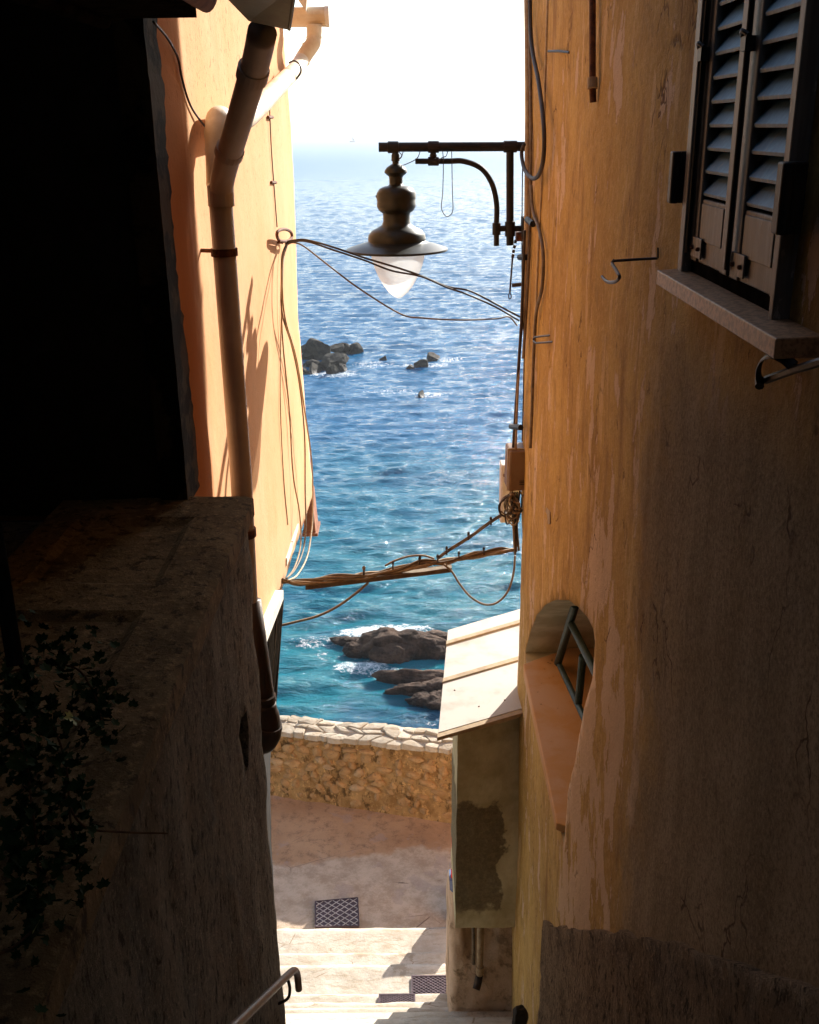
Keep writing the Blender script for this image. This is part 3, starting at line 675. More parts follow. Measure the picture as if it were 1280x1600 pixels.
obj('joint_ring', tb([(-0.765, 4.42, 19.99), (-0.763, 4.4, 19.968)], .056, 18, 1), M['whitepipe'], cg)

bp = thing('brown_drainpipe', (-.75, 4.25, 17.5), 'brown drainpipe with a Y junction running down the orange wall beside the parapet', 'drainpipe')
obj('vertical_pipe', tb([(-0.746, 4.25, 19.789), (-0.745, 4.25, 18.563), (-0.757, 4.25, 17.983)],   .0465, 20, 1), M['brownpipe'], bp, smooth=True)
obj('branch_pipe', tb([(-0.462, 3.62, 20.287), (-0.508, 3.75, 20.201), (-0.615, 3.98, 20.012), (-0.706, 4.18, 19.858), (-0.745, 4.25, 19.765)], [.0475], 20, 5), M['brownpipe'], bp, smooth=True)
obj('joint_ring', tb([(-0.743, 4.25, 19.789), (-0.744, 4.25, 19.711)], .052, 20, 1), M['brownpipe'], bp)
obj('joint_ring', tb([(-0.516, 3.77, 20.19), (-0.531, 3.8, 20.159)], .0545, 20, 1), M['brownpipe'], bp)
obj('joint_ring', tb([(-0.668, 4.1, 19.929), (-0.681, 4.12, 19.906)], .0545, 20, 1), M['brownpipe'], bp)
cl = obj('clamp', tb([(-0.746, 4.25, 19.548), (-0.746, 4.25, 19.518)], .054, 20, 1), M['rust_brown'], bp)
obj('clamp_spike', tb([(-0.786, 4.25, 19.538), (-0.856, 4.28, 19.538)], .008, 8, 1), M['rust_brown'], cl)
obj('clamp', tb([(-0.75, 4.25, 18.335), (-0.75, 4.25, 18.298)], .054, 20, 1), M['rust_brown'], bp)
ip = thing('iron_drainpipe', (-.72, 4.3, 17.0), 'black cast-iron drainpipe ending in a fat elbow at the parapet corner', 'drainpipe')
obj('shaft', tb([(-0.771, 4.45, 17.888), (-0.737, 4.4, 17.492), (-0.722, 4.38, 17.332)], .044, 18, 1), M['iron'], ip, smooth=True)
obj('elbow', tb([(-0.727, 4.38, 17.361), (-0.719, 4.38, 17.27), (-0.715, 4.37, 17.214), (-0.733, 4.36, 17.162), (-0.776, 4.36, 17.133)], [.050, .056, .058, .054, .05], 18, 5), M['iron'], ip, smooth=True)
obj('collar', tb([(-0.73, 4.38, 17.407), (-0.728, 4.38, 17.382)], .054, 18, 1), M['iron'], ip)
obj('collar', tb([(-0.717, 4.37, 17.243), (-0.718, 4.37, 17.222)], .064, 18, 1), M['iron'], ip)

# ================================================================ NEAR LEFT: parapet, pilaster, loggia, eaves
pw = thing('parapet_wall', (-.9, 2, 12), 'dark roughcast stair parapet with a mossy cement ledge on top', 'wall')
slit = [(-0.64, 3.196, 17.943)[1:], (-0.64, 3.282, 17.964)[1:], (-0.64, 3.366, 17.94)[1:], (-0.64, 3.379, 17.824)[1:], (-0.64, 3.364, 17.719)[1:], (-0.64, 3.301, 17.691)[1:], (-0.64, 3.24, 17.804)[1:]]
o = obj('wall', wall([(-3, 10), (3.77, 10), (3.76, 16.0), (3.70, 17.4), (3.67, 18.60), (-3, 18.60)], [slit], -.64, -1.5, .06, lambda y, z: .012*nz(y*1.5, z*1.0)+.012*nz(y*6, z*4)+.006*nz(y*16, z*12), [-.2]), M['rough'], pw)
for f in o.data.polygons: f.use_smooth = abs(f.normal.x) > .6
b = sheet(lin(-1.35, -.617, 24), lin(-3, 3.76, 150), lambda x, y: 18.665+.010*nz(x*3, y*2)+.005*nz(x*11, y*9)-(.008 if x > -.625 else 0)-(.018 if (-1.2 < x < -.83 and (y < 2.75 or 2.95 < y < 3.5) and y > 1.2) else 0))
ex = bmesh.ops.extrude_edge_only(b, edges=[e for e in b.edges if e.is_boundary])
for v in [g for g in ex['geom'] if isinstance(g, bmesh.types.BMVert)]: v.co.z = 18.585
bmesh.ops.recalc_face_normals(b, faces=b.faces)
obj('ledge', b, M['ledge'], pw, smooth=False)
lb = thing('shadowed_house', (-1.1, 2, 18.6), 'unlit near house with open loggia and peeling grey corner pilaster above the parapet', 'building')
pil = wall([(3.66, 18.64), (3.86, 18.64), (3.86, 20.6), (3.66, 20.6)], [], -.86, -.16, .05, lambda y, z: .006*nz(y*4, z*4))
# pilaster front faces the camera: a slightly ragged post
pf = bmesh.new(); n = 60; rows = []
for i in range(n+1):
    z = 18.64+(20.45-18.64)*i/n; j = .003*nz(0, z*5)+.003*nz(3, z*26); k = 0
    lx = -.935+.02*(z-18.64)*0; rx = -.862
    rows.append([pf.verts.new(p) for p in ((-.965+k, 3.72, z), (rx+j, 3.72, z), (rx+j, 3.95, z), (-.965+k, 3.95, z))])
for a, b in zip(rows, rows[1:]):
    for q in range(4): pf.faces.new((a[q], a[(q+1) % 4], b[(q+1) % 4], b[q]))
bmesh.ops.recalc_face_normals(pf, faces=pf.faces)
pil.free()
obj('pilaster', pf, M['pilaster'], lb)
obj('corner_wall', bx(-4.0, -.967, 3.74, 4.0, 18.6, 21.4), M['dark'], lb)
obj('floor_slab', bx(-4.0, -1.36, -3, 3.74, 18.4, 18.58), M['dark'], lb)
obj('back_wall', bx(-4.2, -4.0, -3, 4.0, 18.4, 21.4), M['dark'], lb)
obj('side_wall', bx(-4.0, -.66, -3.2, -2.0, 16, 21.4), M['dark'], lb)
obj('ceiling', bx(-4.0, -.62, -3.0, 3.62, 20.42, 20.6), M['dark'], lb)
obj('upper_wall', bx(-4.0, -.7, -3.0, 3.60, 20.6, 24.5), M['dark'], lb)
obj('rafter', tb([(-0.851, 2.2, 20.27), (-0.837, 2.6, 20.279), (-0.796, 3.0, 20.265)], .020, 8, 2, flat=.7), M['wood'], lb)
obj('rafter', bx(-.90, -.62, 1.5, 3.3, 20.335, 20.42), M['wood'], lb)
obj('post', tb([(-0.656, 1.5, 19.424), (-0.614, 1.4, 19.229)], .014, 6, 1), M['wood'], lb)
# eave of curved tiles with gutter box in front of the orange wall
ev = [(232, 24), (262, 27), (290, 31), (300, 32), (306, 26), (318, 22), (332, 20), (340, 8), (352, 10)]
def tile(x0, y0, x1, y1, Y):
    pass
for k, (a, bq) in enumerate((((-0.658, 3.5, 20.355), (-0.571, 3.5, 20.361)),)):
    bm = bmesh.new(); A = Vector(a); B = Vector(bq); cxx = (A+B)/2; w_ = (B-A).length/2
    rg2 = []
    for yy in (0, -1.9):
        for rr in (1.0, .86):
            rg2.append([bm.verts.new((cxx.x+w_*rr*math.cos(th), 3.5+yy, cxx.z+.06*1-.085*rr*math.sin(th))) for th in lin(0, math.pi, 12)])
    for (p_, q_) in ((0, 1), (0, 2), (1, 3), (2, 3)):
        for i in range(12): bm.faces.new((rg2[p_][i], rg2[p_][i+1], rg2[q_][i+1], rg2[q_][i]))
    bmesh.ops.recalc_face_normals(bm, faces=bm.faces)
    obj('roof_tile', bm, M['terracotta'], lb)
obj('eave_board', bx(-.97, -.655, 1.8, 3.55, 20.325, 20.42), M['wood'], lb)
obj('eave_board', bx(-.655, -.30, 1.8, 3.52, 20.40, 20.44), M['wood'], lb)
gb = thing('green_gutter', (-.45, 3.5, 20.3), 'grey-green metal gutter end box over the brown drainpipe at the top', 'gutter')
bm = bmesh.new()
lo = [(-0.488, 3.5, 20.309), (-0.363, 3.5, 20.282), (-0.398, 3.72, 20.321), (-0.493, 3.72, 20.341)]
hi = [(-0.535, 3.2, 20.372), (-0.307, 3.2, 20.37), (-0.356, 3.72, 20.43), (-0.549, 3.72, 20.432)]
hexa(bm, lo, hi); bmesh.ops.recalc_face_normals(bm, faces=bm.faces); obj('outlet_box', bm, M['green'], gb, bevel=.003)
obj('seam', tb([(-0.362, 3.49, 20.283), (-0.307, 3.19, 20.369)], .005, 6, 1), M['green'], gb)
s = lathe([(0, 0), (.006, .001), (.007, .004), (.004, .007), (0, .008)], (0, 0), 10); bmesh.ops.rotate(s, verts=s.verts, matrix=Matrix.Rotation(R(90), 3, 'X')); bmesh.ops.translate(s, verts=s.verts, vec=(-0.383, 3.49, 20.298)); obj('rivet', s, M['fascia'], gb)

# unseen block added behind the camera to darken the alley
bb = thing('rear_light_blocker', (0, -3.5, 16), 'unseen dark block added behind the viewer to keep light out of the alley', 'building')
obj('wall', bx(-4.2, 5, -4.2, -3.55, 12, 24.5), M['dark'], bb)

# ================================================================ LEAN-TO: cement box with sheet roof, buttress and pipes
cb = thing('cement_lean_to', (.5, 6.4, 14.29), 'stained olive cement box hanging on the right wall under a cream sheet roof', 'lean-to')
def boxfn(x, z): return 0
bm = bmesh.new()
fx0, fx1 = .300, .76
rows = []
nz_, nx_ = 60, 24
for i in range(nz_+1):
    z = 14.29+(16.06-14.29)*i/nz_
    rows.append([bm.verts.new((x+(.006*nz(9, z*6) if j == 0 else 0), 6.2+(x-.30)*.42*max(0, (z-14.6)/1.5)+.008*nz(x*6, z*5)+.004*nz(x*20, z*18), z+.06*max(0, (z-15.5)/.56))) for j, x in enumerate(lin(fx0-.012*(1-i/nz_), fx1, nx_))])
for a, b in zip(rows, rows[1:]):
    for j in range(nx_): bm.faces.new((a[j], a[j+1], b[j+1], b[j]))
ex = bmesh.ops.extrude_edge_only(bm, edges=[e for e in bm.edges if e.is_boundary])
for v in [g for g in ex['geom'] if isinstance(g, bmesh.types.BMVert)]: v.co.y = 7.0
bmesh.ops.recalc_face_normals(bm, faces=bm.faces)
obj('cement_body', bm, M['olive'], cb)
# sheet roof: three lapped sheets with battens, falling to the alley and to the viewer
A, B = Vector((0.158, 5.977, 16.15)), Vector((0.803, 6.298, 16.15))
D, E_ = Vector((0.278, 7.5, 16.15)), Vector((1.005, 7.934, 16.15))
def rp(u, v): return (A*(1-u)+B*u)*(1-v)+(D*(1-u)+E_*u)*v
nrm = Vector((0, 0, 1.))
if nrm.z < 0: nrm = -nrm
for (v0, v1, k) in ((-.0, .455, 0), (.44, .84, 1), (.825, 1.0, 2)):
    bm = bmesh.new(); off = nrm*(.0*k)
    lo = [rp(0, v0), rp(1.0, v0), rp(1.0, v1), rp(0, v1)]
    lift = [nrm*(.012-.004*k)]*4
    hexa(bm, [p-nrm*.008+l for p, l in zip(lo, lift)], [p+l for p, l in zip(lo, lift)])
    bmesh.ops.recalc_face_normals(bm, faces=bm.faces)
    obj('roof_sheet', bm, M['awning'], cb, bevel=.002)
for v in (.452, .837):
    bm = bmesh.new(); lo = [rp(-.005, v-.022), rp(1.0, v-.022), rp(1.0, v+.016), rp(-.005, v+.016)]
    hexa(bm, [p-nrm*.004 for p in lo], [p+nrm*.0245 for p in lo]); bmesh.ops.recalc_face_normals(bm, faces=bm.faces)
    obj('batten', bm, M['batten'], cb, bevel=.003)
bm = bmesh.new(); lo = [rp(-.01, -.035), rp(1.0, -.035), rp(1.0, .0), rp(-.01, .0)]
hexa(bm, [p-nrm*.02 for p in lo], [p+nrm*.008 for p in lo]); bmesh.ops.recalc_face_normals(bm, faces=bm.faces)
obj('edge_trim', bm, M['batten'], cb, bevel=.002)
for (uu, vv) in ((.43, .12), (.72, .11), (.14, .33)):
    c = rp(uu, vv)+nrm*.014; s = bmesh.new(); bmesh.ops.create_icosphere(s, subdivisions=1, radius=.007)
    for v in s.verts: v.co.z *= .5
    bmesh.ops.translate(s, verts=s.verts, vec=c); obj('roof_screw', s, M['rust_brown'], cb)
# plastered buttress under the box
bu = thing('plaster_buttress', (.5, 6.5, 12.3), 'pinkish patched plaster buttress at the foot of the right wall under the cement box', 'buttress')
bm = bmesh.new(); rows = []
for i in range(70):
    z = 12.2+(14.32-12.2)*i/69; yf = 6.52-.42*(1-(z-12.2)/2.1)
    xl = .262+.025*nz(z*3, 4)-.02*(1-(z-12.2)/2.1)
    row = []
    for j in range(30):
        x = xl+(.78-xl)*j/29
        rec = .13*max(0, 1-abs((x-.50)/.14)**3)*max(0, min(1, (z-13.75)/.15)) if abs(x-.5) < .14 else 0
        e = max(0, 1-j/3)
        row.append(bm.verts.new((x, yf+rec+.05*e*e+.03*nz(x*5, z*4, 2)+.014*nz(x*16, z*14), z)))
    rows.append(row)
for a, b in zip(rows, rows[1:]):
    for j in range(29): bm.faces.new((a[j], a[j+1], b[j+1], b[j]))
side = [bm.verts.new((r[0].co.x, 7.1, r[0].co.z)) for r in rows]
for i in range(69): bm.faces.new((rows[i][0], rows[i+1][0], side[i+1], side[i]))
bmesh.ops.recalc_face_normals(bm, faces=bm.faces)
obj('plaster_body', bm, M['pink'], bu, smooth=True)
wp = thing('waste_pipes', (.44, 6.3, 13.8), 'pair of short tan waste pipes coming out below the cement box', 'pipe')
obj('pipe', tb([(0.493, 6.36, 14.167), (0.492, 6.36, 13.823), (0.488, 6.34, 13.648)], .026, 14, 3), M['tan'], wp, smooth=True)
obj('pipe', tb([(0.441, 6.4, 14.131), (0.443, 6.38, 13.765)], .014, 12, 3), M['cable'], wp, smooth=True)
obj('elbow', tb([(0.487, 6.34, 13.687), (0.477, 6.33, 13.618), (0.461, 6.3, 13.583)], .030, 14, 3), M['iron'], wp, smooth=True)
obj('collar', tb([(0.492, 6.35, 13.768), (0.493, 6.35, 13.722)], .031, 14, 1), M['tan'], wp)
st2 = lumpy(77, .06, .05, .10, 3, .2)
o = obj('foundation_stone', st2, M['rockgrey'], None, org=(0, 0, 0)); o.location = (0.646, 5.0, 14.671); tag(o, 'rough grey stone bulging from the orange wall at the bottom beside the plinth', 'stone')

# ---- niche grille of green tube
gr = thing('niche_grille', (1.0, 5, 16.7), 'dark green tube railing inside the arched niche', 'railing')
for nm, pts, r in (('post', [(0.93, 5.342, 17.413), (0.93, 5.877, 16.738)], .025), ('top_rail', [(0.93, 5.44, 17.24), (0.93, 4.48, 17.389)], .022), ('post', [(0.935, 5.046, 17.242), (0.935, 5.107, 16.908)], .022), ('bottom_rail', [(0.935, 5.911, 16.729), (0.935, 4.67, 16.977)], .019)):
    obj(nm, tb(pts, r, 12, 1), M['greenbar'], gr)
s = lumpy(5, .03, .03, .05, 2, .5); bmesh.ops.translate(s, verts=s.verts, vec=(0.96, 6.216, 16.6)); obj('clamp', s, M['black'], gr)

# ---- iron hooks, strap, stub pipe, staples on the right wall
hk = thing('wall_hook', (.75, 3.08, 19.6), 'curled iron hook on a thin rod sticking out left of the window sill', 'hook')
obj('rod', tb([(0.765, 3.14, 19.622), (0.7, 3.191, 19.613), (0.62, 3.198, 19.608)], .0042, 8, 1), M['iron'], hk)
obj('hook', tb([(0.625, 3.205, 19.61), (0.62, 3.206, 19.599), (0.62, 3.13, 19.586), (0.62, 3.086, 19.575), (0.62, 3.14, 19.554), (0.62, 3.24, 19.538), (0.62, 3.317, 19.535), (0.62, 3.364, 19.539)], .0052, 8, 6), M['iron'], hk)
obj('spike', tb([(0.738, 3.132, 19.653), (0.738, 3.123, 19.624)], .003, 6, 1), M['iron'], hk)
sp = thing('iron_strap', (.7, 1.9, 19.5), 'curved flat iron strap fixed to the wall under the window sill end', 'bracket')
obj('strap', tb([(0.69, 1.987, 19.51), (0.68, 1.978, 19.543), (0.68, 1.96, 19.57), (0.68, 1.908, 19.591), (0.69, 1.874, 19.59), (0.7, 1.852, 19.581)], .011, 8, 6, flat=.3), M['black'], sp)
obj('bar', tb([(0.7, 1.99, 19.522), (0.7, 1.85, 19.574), (0.71, 1.711, 19.625)], .008, 6, 1), M['black'], sp)
obj('bolt_head', tb([(0.69, 1.995, 19.523), (0.685, 1.976, 19.513)], .009, 8, 1), M['black'], sp)
rp_ = thing('rusty_stub_pipe', (.73, 4.4, 20.2), 'thin rusty pipe ending in a coupling high on the ochre wall', 'pipe')
obj('pipe', tb([(0.728, 4.528, 20.661), (0.728, 4.375, 20.154)], .013, 12, 1), M['rust_brown'], rp_)
obj('coupling', tb([(0.728, 4.379, 20.168), (0.728, 4.368, 20.13)], .020, 12, 1), M['batten'], rp_)
obj('nozzle', tb([(0.73, 4.381, 20.135), (0.735, 4.379, 20.079)], .014, 10, 1), M['rust_brown'], rp_)
pg = thing('iron_peg', (.74, 5.5, 20.3), 'short flat iron peg near the top cables on the ochre wall', 'peg')
obj('peg', tb([(0.752, 5.198, 20.31), (0.73, 5.41, 20.329), (0.71, 5.643, 20.343)], .006, 6, 1), M['black'], pg)
sg = thing('iron_staple', (.72, 5.9, 18.7), 'two-pronged iron staple on the ochre wall beside the cables', 'staple')
obj('prong', tb([(0.755, 5.522, 18.934), (0.7, 5.748, 18.881), (0.7, 5.804, 18.856)], .0055, 6, 2), M['iron'], sg)
obj('prong', tb([(0.755, 5.414, 18.921), (0.7, 5.682, 18.862), (0.7, 5.804, 18.856)], .0055, 6, 2), M['iron'], sg)
pk = thing('loose_clip_plate', (.74, 6, 17.5), 'small pale rectangular clip plate fixed on the ochre wall below the meter box', 'plate')
b = bmesh.new(); pts = [(0.738, 5.437, 18.003), (0.738, 5.171, 18.049), (0.738, 5.155, 17.989), (0.738, 5.227, 17.957), (0.738, 5.266, 17.998), (0.738, 5.458, 17.972)]
hexa(b, [(.75, p[1], p[2]) for p in pts], pts); bmesh.ops.recalc_face_normals(b, faces=b.faces); obj('plate', b, M['batten'], pk)

# ---- cables on the right corner
def cable(label, pts, r, mat='cable', grp=None, cat='cable', k=6, nm='cable'):
    o = obj(nm, tb(pts, r, 7, k), M[mat], None, smooth=True); return tag(o, label, cat, grp)
cable('thick cream conduit running up the outer corner of the ochre house', [(0.735, 7.073, 20.934), (0.735, 6.848, 20.347), (0.735, 6.714, 19.832), (0.73, 6.585, 19.23), (0.72, 6.579, 18.831)], .016, 'conduit')
cable('grey conduit beside the corner conduit running from the lamp up out of view', [(0.738, 6.846, 20.903), (0.738, 6.77, 20.484), (0.738, 6.578, 20.016), (0.736, 6.49, 19.618), (0.73, 6.424, 19.172), (0.715, 6.437, 18.613)], .010, 'cable')
cable('heavy black cable hanging in a long U loop beside the lamp arm', [(0.72, 6.713, 20.886), (0.715, 6.491, 20.464), (0.71, 6.01, 20.208), (0.7, 5.644, 19.982), (0.7, 5.629, 19.827), (0.7, 5.857, 19.735), (0.69, 6.105, 19.721), (0.69, 6.457, 19.759), (0.69, 6.623, 19.835), (0.7, 6.585, 19.89)], .012, 'cabled')
cable('tan cable running down from the top inside the loop on the ochre wall', [(0.742, 6.0, 20.731), (0.742, 5.997, 20.334), (0.742, 5.983, 19.981), (0.742, 6.007, 19.646), (0.742, 6.073, 19.216), (0.742, 6.093, 18.687), (0.742, 6.147, 18.109)], .006, 'conduit')
cable('brown cable snaking in an S down the ochre wall below the lamp bracket', [(0.73, 6.413, 19.659), (0.73, 6.276, 19.523), (0.73, 5.941, 19.444), (0.73, 5.735, 19.328), (0.73, 5.745, 19.154), (0.73, 5.969, 18.976), (0.73, 6.025, 18.701), (0.73, 6.03, 18.467), (0.72, 5.965, 18.165)], .010, 'cable')
cable('black cable hugging the house corner between lamp bracket and meter box', [(0.7, 6.422, 19.4), (0.7, 6.437, 19.17), (0.695, 6.424, 18.859), (0.69, 6.487, 18.52), (0.685, 6.537, 18.253), (0.68, 6.59, 17.966)], .010, 'cabled')
cable('tan cable leaving the corner bundle towards the meter box', [(0.705, 6.425, 18.938), (0.695, 6.477, 18.605), (0.69, 6.505, 18.262), (0.69, 6.522, 17.986)], .008, 'tan')
cable('thin brown wire dropping straight from the lamp arm along the corner', [(0.72, 6.842, 19.86), (0.72, 6.785, 19.485), (0.72, 6.676, 19.059), (0.73, 6.535, 18.592), (0.72, 6.424, 18.068)], .004, 'cabled')
bc = thing('bracket_stay', (.68, 6.9, 19.2), 'rusty chain and turnbuckle hanging under the lamp bracket at the corner', 'turnbuckle')
obj('clamp', bx((0.689, 6.85, 19.353)[0], .75, 6.80, 6.88, (0.69, 6.85, 19.297)[2], (0.689, 6.85, 19.353)[2]), M['rust_brown'], bc, bevel=.006)
for a, bq in ((374, 380), (381, 387), (388, 394), (395, 402)):
    obj('link', tb([(0.69, 6.85, 19.301) if a == 374 else ((0.687, 6.85, 19.269) if a == 381 else ((0.679, 6.85, 19.24) if a == 388 else (0.676, 6.85, 19.212))), (0.687, 6.85, 19.281) if a == 374 else ((0.679, 6.85, 19.249) if a == 381 else ((0.676, 6.85, 19.22) if a == 388 else (0.672, 6.85, 19.188)))], .010, 6, 1), M['iron'], bc)
obj('turnbuckle', tb([(0.672, 6.85, 19.188), (0.66, 6.85, 18.969)], [.006, .006], 8, 1), M['iron'], bc)
obj('eye', tb([(0.66, 6.85, 18.969), (0.652, 6.85, 18.949), (0.657, 6.85, 18.923), (0.67, 6.85, 18.936), (0.66, 6.85, 18.969)], .0035, 6, 4), M['iron'], bc)
obj('spreader', tb([(0.672, 6.85, 19.011), (0.781, 6.85, 19.022)], .013, 8, 1), M['cabled'], bc)
for k, (x, y) in enumerate(((828, 345), (818, 402), (817, 430), (812, 540), (806, 640))):
    pass
for pts, lab in (([(0.715, 6.434, 19.463), (0.72, 6.172, 19.459)], 'black cable tie round the corner cables beside the lamp bracket'), ([(0.67, 6.654, 18.107), (0.7, 6.341, 18.187)], 'dark clamp round the corner cables just above the meter box'), ([(0.69, 6.584, 19.223), (0.72, 6.458, 19.237)], 'dark clip round the corner cables below the lamp bracket')):
    tag(obj('cable_tie', tb(pts, .019, 8, 1), M['black']), lab, 'cable tie')
# ---- meter boxes and tangle
jb = thing('meter_box', (.70, 6.5, 17.7), 'larger brown-beige utility box mounted on the corner above the cable tangle', 'utility box')
b = bmesh.new(); p, q = (0.65, 6.5, 17.976), (0.772, 6.5, 17.696)
hexa(b, [(p[0]-.005, 6.50, q[2]), (q[0], 6.50, q[2]+.005), (q[0]+.02, 6.70, q[2]), (p[0]-.02, 6.68, q[2])], [(p[0], 6.50, p[2]), (q[0]-.01, 6.50, p[2]), (q[0]+.01, 6.70, p[2]+.01), (p[0]-.015, 6.68, p[2]+.01)])
bmesh.ops.recalc_face_normals(b, faces=b.faces); obj('box_body', b, M['jbox'], jb, bevel=.012)
b = bx(p[0]-.012, q[0]+.008, 6.535, 6.55, q[2]-.006, p[2]+.012); obj('lid_seam', b, M['conduit'], jb, bevel=.003)
for k in range(3): obj('vent_slot', bx(q[0]-.055, q[0]-.015, 6.496, 6.502, q[2]+.05+.012*k, q[2]+.054+.012*k), M['spider'], jb)
wb = thing('white_conduit_box', (.64, 6.85, 17.4), 'narrow cream-white utility box behind the brown meter box at the corner', 'utility box')
p, q = (0.624, 6.85, 17.779), (0.71, 6.85, 17.346)
obj('box_body', bx(p[0], q[0]+.05, 6.82, 6.95, q[2], p[2]), M['whitebox'], wb, bevel=.01)
obj('lid', bx(p[0]+.008, q[0]+.02, 6.805, 6.82, q[2]+.02, p[2]-.08), M['whitebox'], wb, bevel=.004)
obj('screw', tb([(0.648, 6.8, 17.72), (0.648, 6.8, 17.701)], .010, 8, 1), M['rust_brown'], wb)
tg = thing('cable_tangle', (.70, 6.7, 17.2), 'knotted tangle of tan and brown cables hanging under the meter box', 'cables')
rt = random.Random(11)
for k in range(13):
    cxp, cyp = 802+rt.uniform(-8, 8), 792+rt.uniform(-12, 12); a0 = rt.uniform(0, 6.28); rx, ry = rt.uniform(7, 18), rt.uniform(9, 22)
    base = Vector((0.686, 6.55, 17.555)); ux = Vector((.0042, 0, 0)); uy = Vector((0, 0, -.0042))
    pts = [base+ux*(cxp-802+rx*math.cos(a0+s))+uy*(cyp-795+ry*math.sin(a0+s))+Vector((0, .05*math.sin(2*s+k)-.02*k/13, 0)) for s in lin(0, 5.2, 7)]
    pts = [Vector((min(v.x, .745), v.y, v.z)) for v in pts]
    obj('cable', tb(pts, rt.choice((.005, .006, .0075)), 6, 4), M[rt.choice(('tan', 'cable', 'cable', 'conduit', 'cabled'))], tg, smooth=True)
for k in range(7):
    xo = rt.uniform(-9, 9)*.0042
    a, m_, e = Vector((0.7, 6.55, 17.679)), Vector((0.711, 6.6, 17.442)), Vector((0.727, 6.62, 17.219))
    obj('cable', tb([a+Vector((xo, 0, 0)), m_+Vector((xo*.4+.01*math.sin(k*2), .02*math.sin(k), 0)), e+Vector((xo*.5, 0, .01*k-.03))], rt.choice((.006, .008, .009)), 6, 5), M[rt.choice(('cable', 'cabled', 'tan', 'cabled'))], tg, smooth=True)
obj('cable', tb([(0.661, 6.5, 17.67), (0.619, 6.5, 17.643), (0.585, 6.5, 17.598), (0.595, 6.5, 17.542), (0.632, 6.52, 17.507)], .0065, 6, 6), M['cabled'], tg, smooth=True)

# ---- bundle crossing the alley on a steel channel
cbn = thing('crossing_cables', (0, 6.4, 17.2), 'bundle of tan cables tied to a steel channel crossing the alley', 'cables')
def YX(t): return 6.06+(6.68-6.06)*t
main = [(-0.85, 6.088, 17.25), (-0.731, 6.1, 17.234), (-0.529, 6.17, 17.218), (-0.322, 6.25, 17.207), (-0.11, 6.36, 17.202), (0.063, 6.42, 17.207), (0.241, 6.5, 17.199), (0.42, 6.56, 17.214), (0.602, 6.62, 17.211), (0.722, 6.66, 17.212)]
rt = random.Random(21)
for k in range(9):
    ph = rt.uniform(0, 6); am = rt.uniform(.006, .022)
    pts = [Vector(p)+Vector((0, .014*math.cos(ph+1.9*i), .006*(k % 3)-.006+am*math.sin(ph+2.3*i))) for i, p in enumerate(main)]
    obj('cable', tb(pts, rt.choice((.007, .0085, .010)), 6, 6), M[rt.choice(('tan', 'tan', 'conduit', 'cable'))], cbn, smooth=True)
a, e = Vector((-0.701, 6.12, 17.215)), Vector((0.267, 6.5, 17.16))
d = (e-a).normalized()
bm = bmesh.new()
for (y0, y1, z0, z1) in ((-.03, .03, -.012, -.006), (-.034, -.03, -.034, -.004), (.03, .034, -.034, -.004)):
    p0 = a+d*.0; p1 = e
    sl = .08 if z0 < -.05 else 0
    lo = [p0+d*(sl*1.2)+Vector((0, y0, z0)), p1-d*sl*.6+Vector((0, y0, z0)), p1-d*sl*.6+Vector((0, y1, z0)), p0+d*(sl*1.2)+Vector((0, y1, z0))]
    hi = [p0+Vector((0, y0, z1)), p1+Vector((0, y0, z1)), p1+Vector((0, y1, z1)), p0+Vector((0, y1, z1))]
    hexa(bm, lo, hi)
bmesh.ops.recalc_face_normals(bm, faces=bm.faces)
obj('steel_channel', bm, simple('rusty_channel', (.20, .15, .09), (.14, .09, .05), .7, .2, 14, .3), cbn)
def tieat(p, s=1.0):
    p = Vector(p)
    obj('tie', tb([p+Vector((0, -.03, -.016)), p+Vector((0, -.024, .010)), p+Vector((0, .0, .018)), p+Vector((0, .024, .010)), p+Vector((0, .03, -.016))], .0055*s, 6, 3), M['cabled'], cbn)
    obj('tie_knot', lumpy_at(p+Vector((0, -.01, .024)), .011*s, .009*s, .018*s), M['cabled' if s < 1.2 else 'tan'], cbn)
def lumpy_at(p, a, b, c):
    s = lumpy(int(abs(p.x)*100) % 50, a, b, c, 1, .3); bmesh.ops.translate(s, verts=s.verts, vec=p); return s
for p, s in (((-0.326, 6.26, 17.235), 1.3), ((-0.135, 6.35, 17.231), 1), ((0.046, 6.42, 17.236), 1), ((0.169, 6.47, 17.227), 1), ((0.317, 6.53, 17.223), 1), ((0.493, 6.59, 17.229), 1)): tieat(p, s)
obj('cable', tb([(-0.187, 6.33, 17.24), (-0.122, 6.36, 17.264), (-0.023, 6.4, 17.278), (0.073, 6.43, 17.269), (0.143, 6.45, 17.236)], .007, 7, 6), M['tan'], cbn, smooth=True)
for off in (0, .009):
    pts = [Vector(p)+Vector((0, off, off)) for p in ((0.169, 6.47, 17.222), (0.24, 6.49, 17.27), (0.394, 6.52, 17.36), (0.526, 6.54, 17.454), (0.609, 6.56, 17.501))]
    obj('cable', tb(pts, .0065, 7, 4), M['cable'], cbn, smooth=True)
for p in ((0.231, 6.49, 17.275), (0.381, 6.52, 17.369), (0.534, 6.54, 17.468)): tieat(p)
cable('tan cable looping in a deep U from the crossing bundle to the tangle', [(0.212, 6.45, 17.192), (0.265, 6.46, 17.135), (0.32, 6.48, 17.033), (0.397, 6.5, 16.925), (0.494, 6.53, 16.85), (0.586, 6.56, 16.845), (0.665, 6.6, 16.909), (0.706, 6.63, 17.029), (0.718, 6.65, 17.167)], .0075, 'tan')
cable('tan cable sagging from the crossing channel down to the lower left eave', [(-0.299, 6.28, 17.142), (-0.39, 6.25, 17.072), (-0.518, 6.2, 16.998), (-0.644, 6.15, 16.958), (-0.767, 6.1, 16.947), (-0.884, 6.05, 16.941)], .0085, 'tan')
